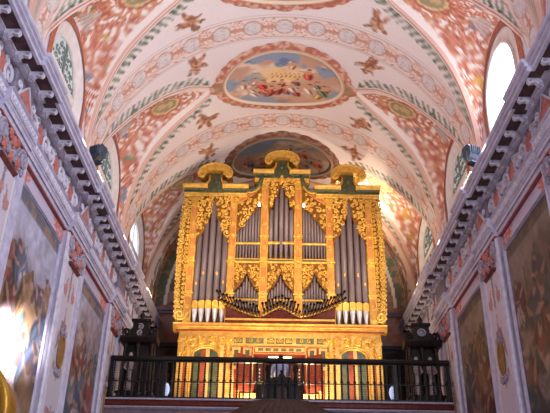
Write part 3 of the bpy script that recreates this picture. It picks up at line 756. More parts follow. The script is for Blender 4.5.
def build_balustrade():
    root = thing('balustrade', 'dark turned wood balustrade across the gallery front', 'balustrade', (0, 20.92, 4.79))
    h = 1.17
    rl = MB(); rl.prism([(-.09, h - .02), (-.11, h + .03), (-.09, h + .09), (.09, h + .09), (.11, h + .03), (.09, h - .02), (.05, h - .06), (-.05, h - .06)], -5.08, 5.08, 'x').build('handrail', M['rail'], root)
    MB().box(-5.08, 5.08, -.05, .05, 0, .06).build('bottom_rail', M['rail'], root)
    MB().box(-5.08, 5.08, -.018, .018, .50, .53).build('middle_bar', M['rail'], root)
    pf = [(.03, .06), (.03, .12)]
    z = .12
    for i in range(14):                                      # close-set turned beads
        pf += [(.019, z + .008), (.044, z + .036), (.019, z + .064)]; z += .072
        if i == 5: pf += [(.055, z), (.055, z + .03)]; z += .03
    pf += [(.022, z), (.03, h - .06)]
    n = 52; first = None
    for i in range(n):
        x = -4.95 + 9.9 * i / (n - 1)
        if first is None:
            first = MB().lathe(pf, (0, 0, 0), 7).build('baluster', M['rail'], root, True); first.location = (x, 0, 0)
        else:
            c = first.copy(); COL.objects.link(c); c.parent = root; c.location = (x, 0, 0)
    for x in (-5.04, -3.45, 3.45, 5.04):
        MB().box(x - .05, x + .05, -.05, .05, 0, h - .02).build('post', M['rail'], root)
build_balustrade()

def build_choir_cabinet():
    r = thing('choir_cabinet', 'small dark wood cabinet with arched niche against the middle of the balustrade', 'cabinet', (.06, 21.2, GAL))
    MB().box(-.5, .5, -.16, .2, 0, .62).box(-.54, .54, -.18, .22, .62, .68).build('body', M['dark_wood'], r)
    for x in (-.42, .42):
        MB().lathe([(.09, 0), (.09, .1), (.06, .14), (.07, .5), (.055, .95), (.09, 1.0), (.09, 1.15)], (x, -.02, 0), 10).build('column', M['dark_wood'], r, True)
    d = MB(); p = arch_pts(0, .16, .36, .5, .1, 12); d.prism(p, -.19, -.165, 'y'); d.build('arched_door', M['wood'], r)
    t = MB().tube([(-.2, -.17, .1)] + [(-.2 * math.cos(PI * i / 10), -.17, .38 + .17 * math.sin(PI * i / 10)) for i in range(11)] + [(.2, -.17, .1)], .025, 6); t.build('arch_moulding', M['dark_wood'], r)
    MB().prism([(-.34, .68), (-.3, .76), (-.12, .80), (-.06, .9), (.06, .9), (.12, .80), (.3, .76), (.34, .68)], -.1, .1).build('crest', M['dark_wood'], r)
    MB().lathe([(.0, .88), (.05, .9), (.03, .94), (.06, .99), (.0, 1.05)], (0, 0, 0), 8).build('finial', M['dark_wood'], r, True)
build_choir_cabinet()

def build_canopy():
    r = thing('fluted_canopy', 'brown fluted wooden dome under the middle of the gallery front', 'canopy', (.06, 20.86, 3.6))
    pr = [(1.95, 0), (2.0, .1), (1.98, .42), (1.9, .5), (1.52, .78), (1.2, .96), (.92, 1.08), (.86, 1.13), (.84, 1.15), (.0, 1.155)]
    d = MB().lathe(pr, (0, 0, 0), 128, PI, 2 * PI, .018, 44); d.v = [(x, y * .4, z) for x, y, z in d.v]; d.build('dome', M['wood'], r, True)
    d = MB().lathe([(2.0, -.14), (2.06, -.08), (2.06, 0), (1.95, .02)], (0, 0, 0), 40, PI, 2 * PI); d.v = [(x, y * .4, z) for x, y, z in d.v]; d.build('rim', M['dark_wood'], r, True)
build_canopy()

# ------------------------------------------------------------------ the organ
OG = thing('pipe_organ', 'tall gilded baroque pipe organ with grey tin pipes on the gallery', 'organ', (0, ORG, GAL))
OL = Vector(OG.location)
def op(mb, name, m, par=None, smooth=False, label=None):
    par = par or OG; off = OL.copy(); p = par
    mb.v = [(a - OL.x, b - OL.y, c - OL.z) for a, b, c in mb.v]
    o = mb.build(name, m, par, smooth)
    if label: o['label'] = label
    return o
Yf = ORG
def acanthus(mb, inside, x0, x1, z0, z1, n, seed, y, rmin=.05, rmax=.13, sym=None, w=.02):
    """dense carved curls over a region; mirrored about x = sym"""
    rg = random.Random(seed); k = 0; tries = 0; got = []
    while k < n and tries < n * 60:
        tries += 1
        x = rg.uniform(x0, x1); z = rg.uniform(z0, z1); r = rg.uniform(rmin, rmax) * (.6 if k > n * .5 else 1)
        if sym is not None and x < sym: continue
        if not inside(x, z, r): continue
        if any((x - a) ** 2 + (z - b) ** 2 < (.75 * (r + c)) ** 2 for a, b, c in got): continue
        got.append((x, z, r)); hd = rg.choice((-1, 1)); st = rg.uniform(0, 6.28); tn = rg.uniform(.95, 1.5); dy = rg.uniform(0, .03)
        mb.scroll((x, y - dy, z), r, tn, st, w * (.7 + r * 5), hd, n=5, seg=9, tail=r * .8)
        mb.ball((x, y - dy - .01, z), (r * .3, .03, r * .3), 5, 4)
        if sym is not None:
            mb.scroll((2 * sym - x, y - dy, z), r, tn, PI - st, w * (.7 + r * 5), -hd, n=5, seg=9, tail=r * .8)
            mb.ball((2 * sym - x, y - dy - .01, z), (r * .3, .03, r * .3), 5, 4)
        k += 1

# --- base case
b = MB().box(-3.42, -.88, Yf + .1, Yf + 1.5, GAL, 7.6).box(.88, 3.42, Yf + .1, Yf + 1.5, GAL, 7.6).box(-.88, .88, Yf + .1, Yf + 1.5, 6.84, 7.6).box(-.88, .88, Yf + 1.0, Yf + 1.5, GAL, 6.84)
op(b, 'base_case', M['gold_pale'])
op(MB().box(-.9, .9, Yf + .97, Yf + 1.0, GAL, 6.84), 'recess_back', M['red_wood'])
op(MB().box(-.88, .88, Yf + .12, Yf + .97, 6.80, 6.838).box(-.878, -.84, Yf + .12, Yf + .97, GAL, 6.80).box(.84, .878, Yf + .12, Yf + .97, GAL, 6.80), 'recess_lining', M['red_wood'])
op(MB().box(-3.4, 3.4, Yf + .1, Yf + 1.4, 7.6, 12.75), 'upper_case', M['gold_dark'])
# base cornice: stepped profile returning at the ends
pr = [(Yf + .1, 7.56), (Yf + .0, 7.58), (Yf - .05, 7.62), (Yf - .06, 7.65), (Yf - .12, 7.67), (Yf - .14, 7.69), (Yf - .14, 7.74), (Yf - .17, 7.76), (Yf - .18, 7.80), (Yf - .16, 7.82), (Yf + .3, 7.82), (Yf + .3, 7.56)]
bc = op(MB().prism(pr, -3.62, 3.62, 'x'), 'base_cornice', M['gold'])
op(MB().box(-3.52, 3.52, Yf - .065, Yf - .02, 7.555, 7.6), 'red_underside', M['red'], bc)
op(MB().prism([(Yf - .14, 7.69), (Yf - .15, 7.70), (Yf - .15, 7.73), (Yf - .14, 7.74)], -3.63, 3.63, 'x'), 'cornice_band', M['orange'], bc)
# base side bays: arched panel with marbled stripes between gilt pilasters
def side_bay(s):
    c = s * 2.46
    for a, b_, m in ((3.42, 3.2, 'gold_pale'), (3.2, 3.12, 'red'), (3.12, 3.0, 'gold_pale'), (2.0, 1.86, 'cream'), (1.86, 1.78, 'red'), (1.78, 1.66, 'gold_pale')):
        op(MB().bevbox(s * a, s * b_, Yf + .03, Yf + .1, GAL + .05, 7.4 if m != 'red' else 7.05, .012), 'pilaster_strip', M[m])
    for a, b_, m in ((-.45, -.4, 'cream'), (-.4, -.16, 'green'), (-.16, .0, 'red'), (.0, .12, 'cream'), (.12, .40, 'green'), (.40, .45, 'orange')):
        zt = 6.62 + (.36 * math.sqrt(max(0, 1 - (max(abs(a), abs(b_)) / .48) ** 2)))
        op(MB().prism([(c + a, GAL + .1), (c + b_, GAL + .1), (c + b_, 6.62 + .36 * math.sqrt(max(0, 1 - (b_ / .48) ** 2))), (c + a, 6.62 + .36 * math.sqrt(max(0, 1 - (a / .48) ** 2)))], Yf + .05, Yf + .1), 'marbled_stripe', M[m])
    ar = MB()
    for r in (.5, .57):
        ar.tube([(c - r, Yf + .06, GAL + .1)] + [(c - r * math.cos(PI * i / 16), Yf + .06, 6.62 + (r - .1) * math.sin(PI * i / 16)) for i in range(17)] + [(c + r, Yf + .06, GAL + .1)], .03 if r < .55 else .022, 6)
    op(ar, 'arch_moulding', M['gold'])
    cv = MB()
    def ins(x, z, r): d = math.hypot((x - c), (z - 6.62) * 1.15); return d > .6 + r and abs(x - c) < .98 - r and 6.35 + r < z < 7.4 - r * .6
    acanthus(cv, ins, c - 1, c + 1, 6.3, 7.4, 18, 11, Yf + .06, .06, .16, c, .028)
    cv.scroll((c - .2, Yf + .06, 7.25), .16, 1.3, 0, .035, 1, tail=.15); cv.scroll((c + .2, Yf + .06, 7.25), .16, 1.3, PI, .035, -1, tail=.15)
    op(cv, 'carved_spandrel', M['gold'])
side_bay(-1); side_bay(1)
# frieze with green cartouches
fz = op(MB().box(-1.66, 1.66, Yf + .06, Yf + .1, 7.1, 7.44), 'frieze', M['gold_pale'])
for x, w in ((-1.4, .15), (-.85, .3), (-.3, .12), (0, .13), (.3, .12), (.85, .3), (1.4, .15)):
    op(MB().bevbox(x - w, x + w, Yf + .035, Yf + .06, 7.17, 7.37, .02), 'cartouche', M['green_pale'], fz)
    mb = MB(); mb.scroll((x - w * .45, Yf + .03, 7.27), .07, 1.2, 0, .014, 1, tail=.06); mb.scroll((x + w * .45, Yf + .03, 7.27), .07, 1.2, PI, .014, -1, tail=.06); op(mb, 'cartouche_scroll', M['gold'], fz)
for s in (-1, 1):
    for c in (1.08, 1.45):
        p = op(MB().bevbox(s * (c - .16), s * (c + .16), Yf + .03, Yf + .1, 6.3, 7.04, .015), 'small_panel', M['cream'])
        op(MB().tube([(s * c - .16, Yf + .03, 6.3), (s * c - .16, Yf + .03, 7.04), (s * c + .16, Yf + .03, 7.04), (s * c + .16, Yf + .03, 6.3)], .02, 4), 'red_frame', M['red'], p)
        op(MB().bevbox(s * c - .07, s * c + .07, Yf + .01, Yf + .03, 6.4, 6.94, .01), 'green_inlay', M['green'], p)
    for a, b_, m in ((1.66, 1.5, 'cream'), (1.5, 1.42, 'red'), (1.42, 1.3, 'gold_pale'), (1.3, .9, 'red_wood')):
        op(MB().bevbox(s * a, s * b_, Yf + .04, Yf + .1, GAL + .05, 6.28, .012), 'lower_strip', M[m])
    op(MB().bevbox(s * 1.28, s * .74, Yf - .02, Yf + .04, GAL + .08, 5.5, .02), 'kick_panel', M['gold_pale'])
cp = op(MB().bevbox(-.84, .84, Yf + .03, Yf + .1, 6.86, 7.06, .015), 'long_panel', M['cream'])
op(MB().tube([(-.84, Yf + .03, 6.86), (.84, Yf + .03, 6.86), (.84, Yf + .03, 7.06), (-.84, Yf + .03, 7.06), (-.84, Yf + .03, 6.86)], .022, 4), 'red_frame', M['red'], cp)
for i in range(6):
    x = -.64 + i * .256; op(MB().bevbox(x - .085, x + .085, Yf + .01, Yf + .03, 6.91, 7.01, .01), 'green_inlay', M['green_pale'], cp)
# open door leaves of the key desk recess
for s in (-1, 1):
    d = MB(); a = math.radians(38); x0 = s * .92
    ex, ey = math.cos(a) * .62 * s, -math.sin(a) * .62
    def q(t, o): return (x0 + ex * t + o * math.sin(a) * s, Yf + ey * t + o * math.cos(a))
    for t0, t1, z0, z1, o in ((0, 1, 5.52, 6.72, 0), (.12, .88, 5.62, 5.95, -.02), (.12, .88, 6.05, 6.62, -.02)):
        p = [(*q(t0, o), z0), (*q(t1, o), z0), (*q(t1, o), z1), (*q(t0, o), z1)]; k = [(*q(t0, o - .03), z0), (*q(t1, o - .03), z0), (*q(t1, o - .03), z1), (*q(t0, o - .03), z1)]
        d.add(p + k, [(0, 1, 2, 3), (7, 6, 5, 4), (0, 4, 5, 1), (1, 5, 6, 2), (2, 6, 7, 3), (3, 7, 4, 0)])
    o = op(d, 'door_leaf', M['red_wood']); op(MB().ball((x0 + ex * .9, Yf + ey * .9 - .06, 6.0), .025), 'door_knob', M['brass'], o)
# key desk inside the recess
kd = op(MB().box(-.75, .75, Yf + .35, Yf + .95, 5.05, 5.85).box(-.78, .78, Yf + .15, Yf + .95, 5.85, 5.9), 'key_desk', M['dark_wood'])
for j in range(2): op(MB().box(-.55, .55, Yf + .2 + .17 * j, Yf + .36 + .17 * j, 5.9 + .07 * j, 5.93 + .07 * j), 'manual', M['ivory'], kd)
op(MB().prism([(Yf + .62, 6.05), (Yf + .78, 6.48), (Yf + .81, 6.48), (Yf + .66, 6.05)], -.5, .5, 'x'), 'music_rest', M['red_wood'], kd)
for s in (-1, 1):
    for i in range(4): op(MB().tube([(s * .66, Yf + .34, 6. + .12 * i), (s * .66, Yf + .26, 6. + .12 * i)], .022, 8), 'stop_knob', M['ivory'], kd)
op(MB().box(-.42, .46, Yf + .14, Yf + .28, 6.77, 6.80).box(-.42, .46, Yf + .26, Yf + .28, 6.67, 6.77), 'lamp_shade', M['brass'], kd)
op(MB().tube([(-.36, Yf + .18, 6.73), (.4, Yf + .18, 6.73)], .03, 8), 'lamp_tube', M['lampglass'], kd)
tag(MB().box(-1.6, 1.6, 21.5, Yf - .3, GAL, GAL + .12).build('organ_step', M['wood']), 'low wooden step under the organist and bench', 'step')

# --- upper case: six pilasters
for s in (-1, 1):
    for x0, x1, zt in ((.46, .76, 13.55), (1.62, 1.90, 12.8), (3.05, 3.33, 12.8)):
        p = op(MB().bevbox(s * x0, s * x1, Yf - .1, Yf + .1, 7.82, zt, .03), 'pilaster', M['gold'])
        c = s * (x0 + x1) / 2
        zz = 7.95
        for z0, z1 in ((8.0, 8.75), (9.0, 9.9), (10.3, 11.0), (11.2, zt - .5)):
            op(MB().bevbox(c - .09, c + .09, Yf - .115, Yf - .1, z0, z1, .01), 'pilaster_panel', M['gold_orange'], p)
        for z0 in (8.88, 10.1, 11.1): op(MB().bevbox(c - .17, c + .17, Yf - .15, Yf - .02, z0 - .03, z0 + .03, .01), 'gilt_band', M['gold_rich'], p); op(MB().ball((c, Yf - .14, z0), (.09, .04, .06), 6, 4), 'rosette', M['gold_rich'], p)
        for z0, h in ((8.4, 1), (9.45, -1), (10.65, 1), (11.6, -1), (12.3, 1)):
            if z0 < zt - .4: op(MB().scroll((c, Yf - .12, z0), .085, 1.4, 0, .02, h, tail=.08), 'scroll_ornament', M['gold_rich'], p)
        for h in (-1, 1): op(MB().scroll((c + h * .1, Yf - .12, zt - .22), .09, 1.4, PI / 2, .025, h), 'capital_volute', M['gold_rich'], p)
        op(MB().bevbox(c - .18, c + .18, Yf - .16, Yf - .02, zt - .1, zt, .015), 'capital', M['gold_rich'], p)

# --- pipes
PIPES = {}
def pipe(x, y, z0, z1, r, foot=None, mouth=None, bright=False):
    """foot: height of the tapering foot; mouth: (z0, z1) gilded lip"""
    zf = z0 + (foot or .18)
    pf = [(r * .35, z0), (r * .45, z0 + .03), (r * .96, zf), (r, zf + .02), (r, z1 - .01), (r * .92, z1)]
    p = op(MB().lathe([(q, z) for q, z in pf[3:]], (x, y, 0), 12), 'facade_pipe', M['tin'], None, True)
    op(MB().lathe(pf[:4], (x, y, 0), 12), 'pipe_foot', M['tin_bright'] if bright else M['tin'], p, True)
    if mouth:
        m = MB(); z0m, z1m = mouth
        m.prism([(x - r * .95, z0m), (x + r * .95, z0m), (x + r * .95, z1m - .03), (x + r * .5, z1m), (x, z1m + .02), (x - r * .5, z1m), (x - r * .95, z1m - .03)], y - r - .012, y - r * .25)
        op(m, 'pipe_mouth', M['gold'], p)
    return p
for s in (-1, 1):
    for i, zt in ((-2, 11.15), (-1, 11.65), (0, 12.45), (1, 11.65), (2, 11.15)):
        x = s * 2.47 + i * .232
        p = pipe(x, Yf - .02 - (.08 if i == 0 else .04 if abs(i) == 1 else 0), 7.84, zt, .107, .48, (8.31, 8.6), True)
        yy = Yf - .14 - (.08 if i == 0 else .04 if abs(i) == 1 else 0)
        if i in (-2, -1, 1, 2):
            zz = {-2: 9.25, -1: 9.62, 1: 9.62, 2: 9.3}[i]
            op(MB().ball((x, yy, zz), (.04, .02, .075), 6, 5), 'gilt_lozenge', M['gold'], p)
    for i in range(8):                                                    # upper flats
        x = s * (.815 + .107 * i); pipe(x, Yf + .02, 10.25, 12.38 - 1.15 * (i / 7) ** 1.1 + .12, .048, .5)
    op(MB().prism([(Yf - .06, 10.8), (Yf - .08, 10.84), (Yf - .06, 10.88), (Yf - .03, 10.88), (Yf - .03, 10.8)], s * .76, s * 1.62, 'x'), 'gilt_bar', M['gold'])
    op(MB().prism([(Yf - .12, 10.05), (Yf - .14, 10.1), (Yf - .1, 10.14), (Yf + .1, 10.14), (Yf + .1, 10.05)], s * .76, s * 1.62, 'x').box(s * .76, s * 1.62, Yf - .06, Yf + .1, 10.2, 10.25), 'sill', M['gold'])
    op(MB().box(s * .76, s * 1.62, Yf - .08, Yf + .1, 10.14, 10.2), 'green_sill', M['green'])
for i, zt in ((-2, 12.2), (-1, 12.7), (0, 13.15), (1, 12.7), (2, 12.2)):
    pipe(i * .186, Yf - .01 - (.05 if i == 0 else 0), 10.25, zt, .082, .52)
op(MB().prism([(Yf - .11, 10.8), (Yf - .13, 10.84), (Yf - .11, 10.9), (Yf - .08, 10.9), (Yf - .08, 10.8)], -.46, .46, 'x'), 'gilt_bar', M['gold'])
op(MB().prism([(Yf - .12, 10.05), (Yf - .14, 10.1), (Yf - .1, 10.14), (Yf + .1, 10.14), (Yf + .1, 10.05)], -.46, .46, 'x').box(-.46, .46, Yf - .06, Yf + .1, 10.2, 10.25), 'sill', M['gold'])
op(MB().box(-.46, .46, Yf - .08, Yf + .1, 10.14, 10.2), 'green_sill', M['green'])
for c in (-1.19, 0, 1.19):                                                # three lower ogee fields
    for i in range(-4, 5):
        d = abs(i); pipe(c + i * .097, Yf + .02, 8.0, {0: 9.62, 1: 9.36, 2: 9.18, 3: 9.08, 4: 8.98}[d], .043, .66)
    op(MB().prism([(Yf - .05, 8.66), (Yf - .07, 8.69), (Yf - .05, 8.73), (Yf - .03, 8.73), (Yf - .03, 8.66)], c - .43, c + .43, 'x'), 'gilt_bar', M['gold'])

# --- carved screens
def screen(outline, name='carved_screen', y0=None, y1=None, m='gold_dark'):
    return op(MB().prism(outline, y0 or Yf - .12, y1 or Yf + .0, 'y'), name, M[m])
def half_widths(tab): return lambda z: np.interp(z, [q[0] for q in tab], [q[1] for q in tab])
tower = [(10.75, .57), (11.0, .5), (11.2, .34), (11.7, .16), (12.2, .05), (12.35, .0)]
fw = half_widths(tower)
for s in (-1, 1):
    c = s * 2.475
    for h in (-1, 1):
        o = screen([(c + h * d, z) for z, d in tower] + [(c, 12.8), (c + h * .59, 12.8), (c + h * .59, 10.75)], y0=Yf - .14, y1=Yf - .10)
        cv = MB()
        def ins(x, z, r): d = (x - c) * h; return d > float(fw(z - r * .3)) + r * .8 and d < .6 - r * .25 and 10.8 + r * .5 < z < 12.75 - r * .6
        acanthus(cv, ins, min(c, c + h * .6), max(c, c + h * .6), 10.7, 12.8, 34, 21, Yf - .16, .04, .14, None, .021)
        op(cv, 'acanthus_carving', M['gold_rich'], o)
flat = [(.76, 12.38), (.93, 12.14), (1.12, 11.98), (1.2, 11.8), (1.32, 11.72), (1.42, 11.5), (1.62, 11.23)]
for s in (-1, 1):
    o = screen([(s * x, z) for x, z in flat] + [(s * 1.62, 12.4), (s * 1.05, 12.8), (s * .76, 13.1)], y0=Yf - .09, y1=Yf - .04)
    cv = MB()
    def ins(x, z, r): X = abs(x); lo = np.interp(X, [q[0] for q in flat], [q[1] for q in flat]); hi = np.interp(X, (.76, 1.05, 1.62), (13.0, 12.7, 12.35)); return lo + r * .7 < z < hi - r * .5 and .78 + r * .3 < X < 1.62 - r * .4
    acanthus(cv, ins, min(s * .76, s * 1.62), max(s * .76, s * 1.62), 11.2, 13.1, 20, 31, Yf - .11, .05, .13, None, .02)
    op(cv, 'acanthus_carving', M['gold_rich'], o)
ctr = [(12.03, .46), (12.2, .44), (12.3, .30), (12.66, .26), (12.8, .12), (13.1, .08), (13.2, 0)]
fc = half_widths(ctr)
for h in (-1, 1):
    o = screen([(h * d, z) for z, d in ctr] + [(0, 13.6), (h * .47, 13.6), (h * .47, 12.03)], y0=Yf - .14, y1=Yf - .10)
    cv = MB()
    def ins(x, z, r): d = x * h; return d > float(fc(z - r * .3)) + r * .7 and d < .46 - r * .3 and 12.08 + r * .4 < z < 13.55 - r * .5
    acanthus(cv, ins, min(0, h * .47), max(0, h * .47), 12.0, 13.6, 20, 41, Yf - .16, .04, .11, None, .02)
    op(cv, 'acanthus_carving', M['gold_rich'], o)
og = [(8.0, .445), (8.9, .445), (9.0, .42), (9.12, .3), (9.3, .17), (9.45, .09), (9.62, .03), (9.68, 0)]
fo = half_widths(og)
for c in (-1.19, 0, 1.19):
    for h in (-1, 1):
        e = h * .47 if c == 0 else h * .44
        o = screen([(c + h * d, z) for z, d in og[1:]] + [(c, 10.06), (c + e, 10.06), (c + e, 8.9)], y0=Yf - .09, y1=Yf - .04)
        cv = MB()
        def ins(x, z, r): d = (x - c) * h; return d > float(fo(z - r * .4)) + r * .8 and d < .46 - r * .4 and 9.0 + r * .3 < z < 10.02 - r * .7
        acanthus(cv, ins, min(c, c + h * .46), max(c, c + h * .46), 8.9, 10.1, 16, 51 + int(c), Yf - .11, .045, .11, None, .019)
        op(cv, 'acanthus_carving', M['gold_rich'], o)

# --- crowning entablatures and pediments
def ent(x0, x1, z0, name='tower_cornice', dep=.34):
    """green hollow below, gilt bar above, along x"""
    a = op(MB().prism([(Yf - .16, z0 - .16), (Yf - .2, z0 - .13), (Yf - .17, z0 - .07), (Yf - .26, z0 - .01), (Yf - .26, z0), (Yf + .7, z0), (Yf + .7, z0 - .16)], x0, x1, 'x'), name, M['green'])
    op(MB().prism([(Yf - .26, z0), (Yf - dep, z0 + .05), (Yf - dep - .02, z0 + .11), (Yf - dep + .02, z0 + .17), (Yf + .7, z0 + .17), (Yf + .7, z0)], x0 - .05 if x0 < x1 else x0 + .05, x1 + .05 if x0 < x1 else x1 - .05, 'x'), 'gilt_top', M['gold'], a)
    op(MB().prism([(Yf - .12, z0 - .3), (Yf - .16, z0 - .26), (Yf - .14, z0 - .2), (Yf - .18, z0 - .16), (Yf + .1, z0 - .16), (Yf + .1, z0 - .3)], x0, x1, 'x'), 'gilt_fillet', M['gold_rich'], a)
def pediment(c, z, w, h):
    """two swept S-necks meeting under an arched cap that ends in volutes"""
    k = w / .56
    neck = [(.62, -.16), (.5, -.14), (.36, -.02), (.26, .16), (.2, .36), (.2, .76)]
    root = op(MB().prism([(c - x * k, z + q) for x, q in [(u, min(v, h * .66)) for u, v in neck]] + [(c + x * k, z + min(q, h * .66)) for x, q in neck[::-1]], Yf - .2, Yf + .3), 'pediment', M['green'])
    op(MB().prism([(c - .5 * k, z - .16), (c - .3, z - .02), (c, z + .1), (c + .3, z - .02), (c + .5 * k, z - .16), (c + .5 * k, z - .3), (c - .5 * k, z - .3)], Yf - .17, Yf + .2), 'gilt_apron', M['gold_rich'], root)
    for s in (-1, 1):
        op(MB().tube([(c + s * .42 * k, Yf - .3, z + .09), (c + s * .34 * k, Yf - .28, z + .12), (c + s * .27 * k, Yf - .25, z + .24), (c + s * .22 * k, Yf - .24, z + .34), (c + s * .22 * k, Yf - .24, z + h * .58)], [.085, .075, .05, .04, .04], 8), 'gilt_neck', M['gold'], root, True)
        v = MB(); vc = (c + s * w * .84, z + h * .47)
        v.scroll((vc[0], Yf - .5, vc[1]), .175, 1.75, -PI / 2 + .2, .042, s, n=8, seg=24, tail=0)
        v.tube([(vc[0], Yf - .46, vc[1]), (vc[0], Yf - .1, vc[1])], .075, 12)
        op(v, 'volute', M['gold'], root, True)
    n = 14; ou = []; inn = []
    for i in range(n + 1):
        a = PI - PI * i / n; ou.append((c + w * 1.08 * math.cos(a), z + h * .56 + h * .44 * math.sin(a))); inn.append((c + w * .74 * math.cos(a), z + h * .53 + h * .16 * math.sin(a)))
    op(MB().prism(ou + inn[::-1], Yf - .44, Yf + .25), 'arched_cap', M['gold'], root)
    op(MB().tube([(x, Yf - .45, zz) for x, zz in ou], .04, 8), 'cap_moulding', M['gold_rich'], root, True)
    op(MB().ball((c, Yf - .22, z + h * .34), (w * .2, .08, h * .13), 8, 6), 'boss', M['green'], root, True)
for s in (-1, 1):
    ent(s * 3.62, s * 2.80, 13.0); ent(s * 2.15, s * 1.28, 13.0); pediment(s * 2.475, 13.0, .58, .95)
    a = [(s * 1.30, 12.98), (s * 1.12, 12.96), (s * .95, 13.03), (s * .83, 13.2), (s * .78, 13.4), (s * .74, 13.6)]
    sc = op(MB().tube([(x, Yf - .16, z) for x, z in a], .085, 8), 's_curve_moulding', M['green'], None, True)
    op(MB().tube([(x, Yf - .2, z - .11) for x, z in a], .03, 6), 'gilt_line', M['gold'], sc, True)
    op(MB().prism([(s * 1.62, 12.4), (s * 1.62, 12.86), (s * 1.28, 12.9), (s * 1.1, 12.9), (s * .95, 12.98), (s * .85, 13.12), (s * .76, 13.4), (s * .76, 13.05), (s * 1.05, 12.76)], Yf - .07, Yf + .1), 'quarter_panel', M['gold'])
    op(MB().prism([(s * 1.56, 12.54), (s * 1.5, 12.76), (s * 1.12, 12.82), (s * .92, 12.98), (s * 1.05, 12.84), (s * 1.3, 12.66)], Yf - .09, Yf - .06), 'red_inlay', M['orange'])
ent(-1.02, -.34, 13.66); ent(.34, 1.02, 13.66); pediment(0, 13.66, .58, .88)
op(MB().ball((0, Yf - .2, 13.42), (.1, .06, .14), 8, 6).ball((0, Yf - .22, 13.56), (.06, .05, .06), 6, 5), 'keystone_mask', M['gold_rich'])
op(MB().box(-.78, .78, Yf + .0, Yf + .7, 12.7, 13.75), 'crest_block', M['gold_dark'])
for s in (-1, 1):
    l = op(MB().bevbox(s * .78, s * .86, Yf - .2, Yf - .1, 12.26, 12.42, .01), 'case_lamp', M['housing'])
    op(MB().bevbox(s * .785, s * .855, Yf - .215, Yf - .2, 12.27, 12.41, .005), 'lamp_glass', M['bulb'], l)

# --- carved wings outside the towers
for s in (-1, 1):
    wg = op(MB().prism([(s * 3.33, 7.82), (s * 3.5, 7.82), (s * 3.5, 8.6), (s * 3.58, 9.3), (s * 3.62, 10.2), (s * 3.56, 11.2), (s * 3.52, 12.2), (s * 3.6, 12.8), (s * 3.33, 12.8)], Yf - .02, Yf + .06), 'carved_wing', M['gold_dark'])
    cv = MB(); z = 7.98; i = 0; rg = random.Random(8)
    while z < 12.7:
        r = rg.uniform(.07, .12)
        cv.scroll((s * (3.5 + .1 * math.sin(PI * (z - 7.9) / 4.9)), Yf - .03, z), r, 1.4, rg.uniform(0, 6), .032, 1 if i % 2 else -1, n=6, seg=12, tail=r)
        cv.scroll((s * (3.39), Yf - .06, z + .08), r * .7, 1.3, rg.uniform(0, 6), .024, -1 if i % 2 else 1, n=5, seg=9, tail=r)
        cv.ball((s * (3.62 + .07 * math.sin(PI * (z - 7.9) / 4.9)), Yf - .02, z + .1), (.045, .04, .06), 6, 4)
        z += .17; i += 1
    op(cv, 'acanthus_carving', M['gold_rich'], wg)
    vt = MB(); vt.scroll((s * 3.42, Yf - .1, 8.1), .2, 1.7, PI / 2, .05, -s, n=6, seg=16, tail=.25); op(vt, 'foot_volute', M['gold_rich'], wg)

# --- horizontal trumpets over a red chest
ch = op(MB().prism([(-1.86, 7.82), (1.86, 7.82), (1.86, 8.38), (1.6, 8.22), (1.1, 8.02), (.66, 7.98), (.3, 8.1), (0, 8.26), (-.3, 8.1), (-.66, 7.98), (-1.1, 8.02), (-1.6, 8.22), (-1.86, 8.38)], Yf - .3, Yf - .05), 'trumpet_chest', M['red_dark'])
op(MB().box(-1.85, 1.85, Yf - .34, Yf - .3, 7.86, 7.92), 'pale_fillet', M['gold_pale'], ch)
def crest(x):
    a = abs(x)
    return 8.08 + .36 * max(0, 1 - a / .66) if a < .66 else 8.08 + .5 * ((a - .66) / 1.3) ** 1.5
def trumpet(x, zoff, L, fan):
    z = crest(x) + zoff; y0 = Yf - .2
    dx = fan * x * .07
    p0 = Vector((x, y0, z)); p1 = Vector((x + dx, y0 - L, z + .02))
    path = [p0 + (p1 - p0) * t for t in (0, .4, .75, .9, .97, 1)]
    t = op(MB().tube(path, [.010, .016, .024, .031, .040, .047], 8, False), 'trumpet_pipe', M['iron'], None, True)
    op(MB().tube([path[0] + (p1 - p0) * .3, path[0] + (p1 - p0) * .34], .028, 8), 'trumpet_ring', M['gold'], t)
xs = [-1.98 + .105 * i for i in range(13)] + [-.55 + .1 * i for i in range(12)] + [.72 + .105 * i for i in range(13)]
for i, x in enumerate(xs): trumpet(x, .0, .85 + .1 * (i % 2), 1)
for i, x in enumerate(xs): trumpet(x + .05, -.12, .62, 1)
for a, b_ in ((-2.0, -.68), (-.6, .6), (.68, 2.0)):
    n = 10; bar = [(a + (b_ - a) * i / n, Yf - .5, crest(a + (b_ - a) * i / n) - .045) for i in range(n + 1)]
    op(MB().tube(bar, .02, 6), 'trumpet_rail', M['gold_dark'])
    bar2 = [(q[0], Yf - .28, q[2] - .02) for q in bar]; op(MB().tube(bar2, .03, 6), 'trumpet_rack', M['gold'])

# ------------------------------------------------------------------ organist on a bench
bn = thing('organ_bench', 'dark wooden organ bench under the seated organist', 'bench', (.0, 22.0, GAL + .12))
MB().box(-.6, .6, -.17, .17, .72, .77).build('seat', M['dark_wood'], bn)
for x in (-.52, .52): MB().prism([(-.16, 0), (-.13, .72), (.13, .72), (.16, 0)], x - .03, x + .03, 'x').build('leg', M['dark_wood'], bn)
MB().box(-.5, .5, -.02, .02, .2, .28).build('stretcher', M['dark_wood'], bn)

